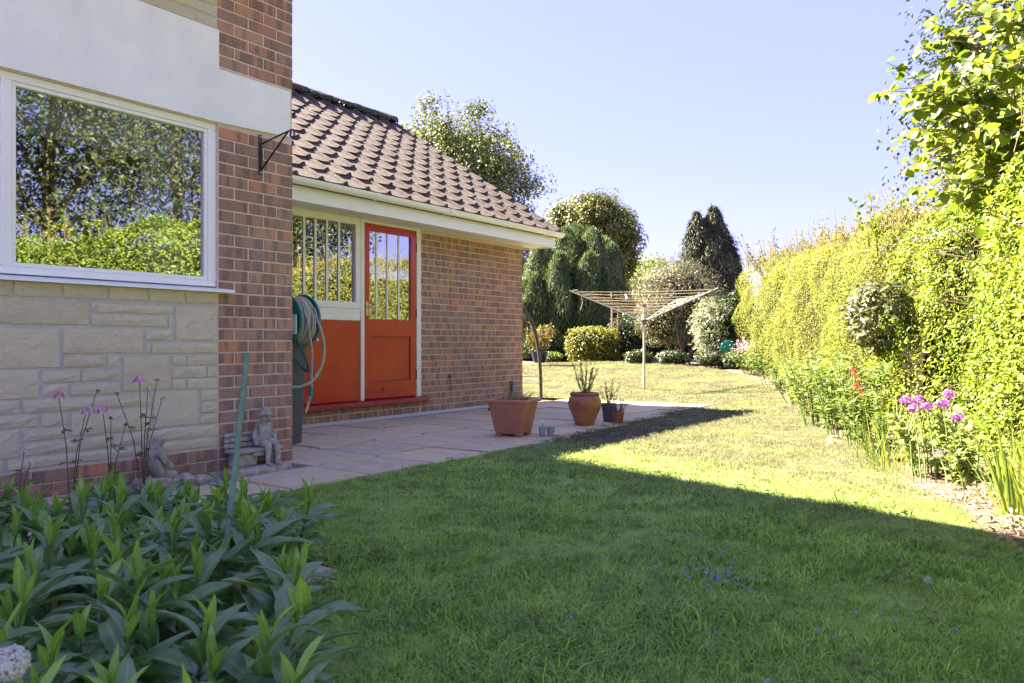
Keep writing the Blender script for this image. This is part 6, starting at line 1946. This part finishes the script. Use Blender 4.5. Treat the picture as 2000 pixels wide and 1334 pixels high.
YNG = [leaf_piece(0.085, 0.022, a_, True, 30 + i) for i, a_ in enumerate(((1.42, 1.05), (1.3, 0.9), (1.5, 1.35), (1.25, 0.5)))]
clump = thing('perennial_clump', (-2.3, 1.2, 0), 'big clump of leafy green perennials in the near left corner', 'plant')
POLY = [(-3.75, 0.95), (-3.15, 1.78), (-2.70, 2.12), (-2.20, 1.86), (-1.78, 1.42), (-1.45, 1.13), (-1.16, 0.86), (-1.05, 0.66), (-1.35, 0.2), (-2.0, -0.1), (-3.0, 0.2)]
sites = []
tries = 0
while len(sites) < 150 and tries < 9000:
    tries += 1
    x, y = -3.75 + rng.random() * 2.7, -0.1 + rng.random() * 2.25
    if not in_poly(np.array([x]), np.array([y]), POLY)[0]: continue
    czz = -ST * x + CT * y
    cxx = CT * x + ST * y
    if czz < 1.05 or cxx / czz < -0.72: continue
    if all((x - a) ** 2 + (y - b) ** 2 > (0.082 + 0.011 * czz) ** 2 for a, b, _ in sites): sites.append((x, y, czz))
sites.sort(key=lambda q: q[2])
nleaf = 0
rest = []
stem_mb_cache = {}
for si, (x, y, czz) in enumerate(sites):
    H = 0.24 + 0.12 * rng.random()
    if czz > 2.5: H *= 0.8
    if czz < 1.5: H = 0.24 + 0.07 * rng.random()
    lx, ly = rng.normal() * 0.03, rng.normal() * 0.03
    # edge shoots lean out over the grass
    if x + 0.7 * y > -0.85: lx += 0.07; ly += 0.02
    st_ = MB().tube([(x, y, -0.03), (x + lx * 0.4, y + ly * 0.4, H * 0.5), (x + lx, y + ly, H)], [0.0055, 0.0048, 0.0035], 7).build('shoot', M['green_stem'], clump, loc=(x, y, 0), smooth=True)
    nl = 12 + int(rng.random() * 5)
    for k in range(nl):
        f = k / (nl - 1)
        hz3 = H * (0.30 + 0.70 * f ** 0.8)
        az = k * 2.4 + rng.normal() * 0.3 + si
        t_ = hz3 / H
        p = (x + lx * t_, y + ly * t_, hz3)
        if f < 0.62:
            me = OLD[int(rng.random() * 6)]
            sc = (0.85 + 0.35 * rng.random()) * (0.8 + 0.35 * math.sin(3.1 * (0.25 + f)))
            pit = -0.35 * f + rng.normal() * 0.12
        elif f < 0.8:
            me = OLD[2] if rng.random() < 0.5 else YNG[3]
            sc = 0.75 + 0.2 * rng.random()
            pit = -0.35
        else:
            me = YNG[int(rng.random() * 4)]
            sc = 0.75 + 0.35 * rng.random()
            pit = rng.normal() * 0.1
        if nleaf < 300 and p[2] > 0.13:
            link('leaf', me, None, st_, p, (rng.normal() * 0.15, pit, az), (sc, sc, sc))
            nleaf += 1
        else:
            rest.append((me, Matrix.Translation(p) @ Euler((rng.normal() * 0.15, pit, az)).to_matrix().to_4x4() @ Matrix.Scale(sc, 4)))
for young, nm in ((False, 'further_leaves'), (True, 'further_young_leaves')):
    Vs, Fs, As, off = [], [], [], 0
    for me, mt in rest:
        if (me.materials[0] is M['young_leaf']) != young: continue
        co = np.empty(len(me.vertices) * 3, np.float32)
        me.vertices.foreach_get('co', co)
        co = co.reshape(-1, 3) @ np.array(mt)[:3, :3].T + np.array(mt)[:3, 3]
        fi = np.empty(len(me.loops), np.int32)
        me.loops.foreach_get('vertex_index', fi)
        ra = np.empty(len(me.vertices), np.float32)
        me.attributes['rnd'].data.foreach_get('value', ra)
        Vs.append(co); Fs.append(fi.reshape(-1, 4) + off); As.append(ra)
        off += len(co)
    L0 = np.array(wloc(clump))
    me = npmesh(nm, np.concatenate(Vs) - L0, np.concatenate(Fs), np.concatenate(As), M['young_leaf'] if young else M['old_leaf'], smooth=True)
    o = link(nm, me, None, clump, L0)
    o['kind'] = 'stuff'
clock(-1.143, 0.483, 0.417, 0.022, 'blurred white dandelion clock in the near bottom left corner', 700)

# ------------------------------------------------------------------ pink columbines against the stone wall
def columbine(x, y, stems, label):
    """stems: list of (dy, dx, height, kind) ends measured from the foot"""
    t = thing('columbine', (x, y, 0), label, 'plant', 'columbines in front of the stone wall')
    mb, gl_, gd = MB(), [], []
    fl = {'pink': [], 'cream': [], 'bud': []}
    for (dy, dx, h, kind) in stems:
        e_ = Vector((x + dx, y + dy, h))
        m_ = Vector((x + dx * 0.35, y + dy * 0.35, h * 0.55))
        mb.tube([(x, y, -0.02), m_, e_], [0.0032, 0.0026, 0.0018], 5)
        for s in (0.42, 0.68):
            p = Vector((x, y, 0)).lerp(m_, s / 0.55) if s < 0.55 else m_.lerp(e_, (s - 0.55) / 0.45)
            for _ in range(3):
                a = rng.random() * 6.28
                gl_.append(p[:]); gd.append((math.cos(a), math.sin(a), 0.1))
        fl[kind].append(e_)
    mb.build('stems', M['stem'], t, smooth=True)
    gl_, gd = np.array(gl_), np.array(gd)
    leaves('foliage', gl_, np.tile([0, 0, 1.0], (len(gl_), 1)) + rng.normal(size=gl_.shape) * 0.3, 0.045, 0.022, M['mid_leaf'], t, D=gd)
    for kind, mat, n_, s_ in (('pink', M['petal_pink'], 22, 0.048), ('cream', M['petal_white'], 12, 0.026), ('bud', M['red_leaf'], 7, 0.018)):
        for e_ in fl[kind]:
            a = np.arange(n_) * 2.4
            down = -0.6 + 0.5 * rng.random(n_)
            D = np.stack([np.cos(a), np.sin(a), down], 1)
            P = np.tile(np.array(e_), (n_, 1)) + rng.normal(size=(n_, 3)) * 0.004
            leaves('flower', P, np.stack([np.cos(a) * 0.6, np.sin(a) * 0.6, a * 0 + 0.7], 1), s_ * (0.7 + 0.5 * rng.random(n_)), s_ * 0.55, mat, t, D=D, droop=0.1)
columbine(-4.02, 1.97, [(-0.06, 0.0, 0.60, 'pink'), (0.12, 0.02, 0.60, 'bud'), (0.06, 0.04, 0.52, 'pink')], 'columbine with the leftmost big pink bloom against the stone wall')
columbine(-4.05, 2.36, [(-0.02, 0.0, 0.66, 'pink'), (0.07, 0.02, 0.64, 'bud'), (-0.16, 0.03, 0.58, 'bud'), (0.1, 0.02, 0.54, 'bud'), (0.03, 0.0, 0.60, 'cream')], 'tallest columbine with drooping buds left of the crouching figure')
columbine(-4.0, 2.16, [(0.0, 0.0, 0.46, 'bud'), (-0.06, 0.03, 0.52, 'pink'), (0.08, 0.0, 0.42, 'bud')], 'short pink budded columbine between two taller ones')
columbine(-4.0, 1.72, [(0.03, 0.0, 0.34, 'cream'), (0.05, 0.02, 0.28, 'cream')], 'low cream flowered columbine near the left picture edge')
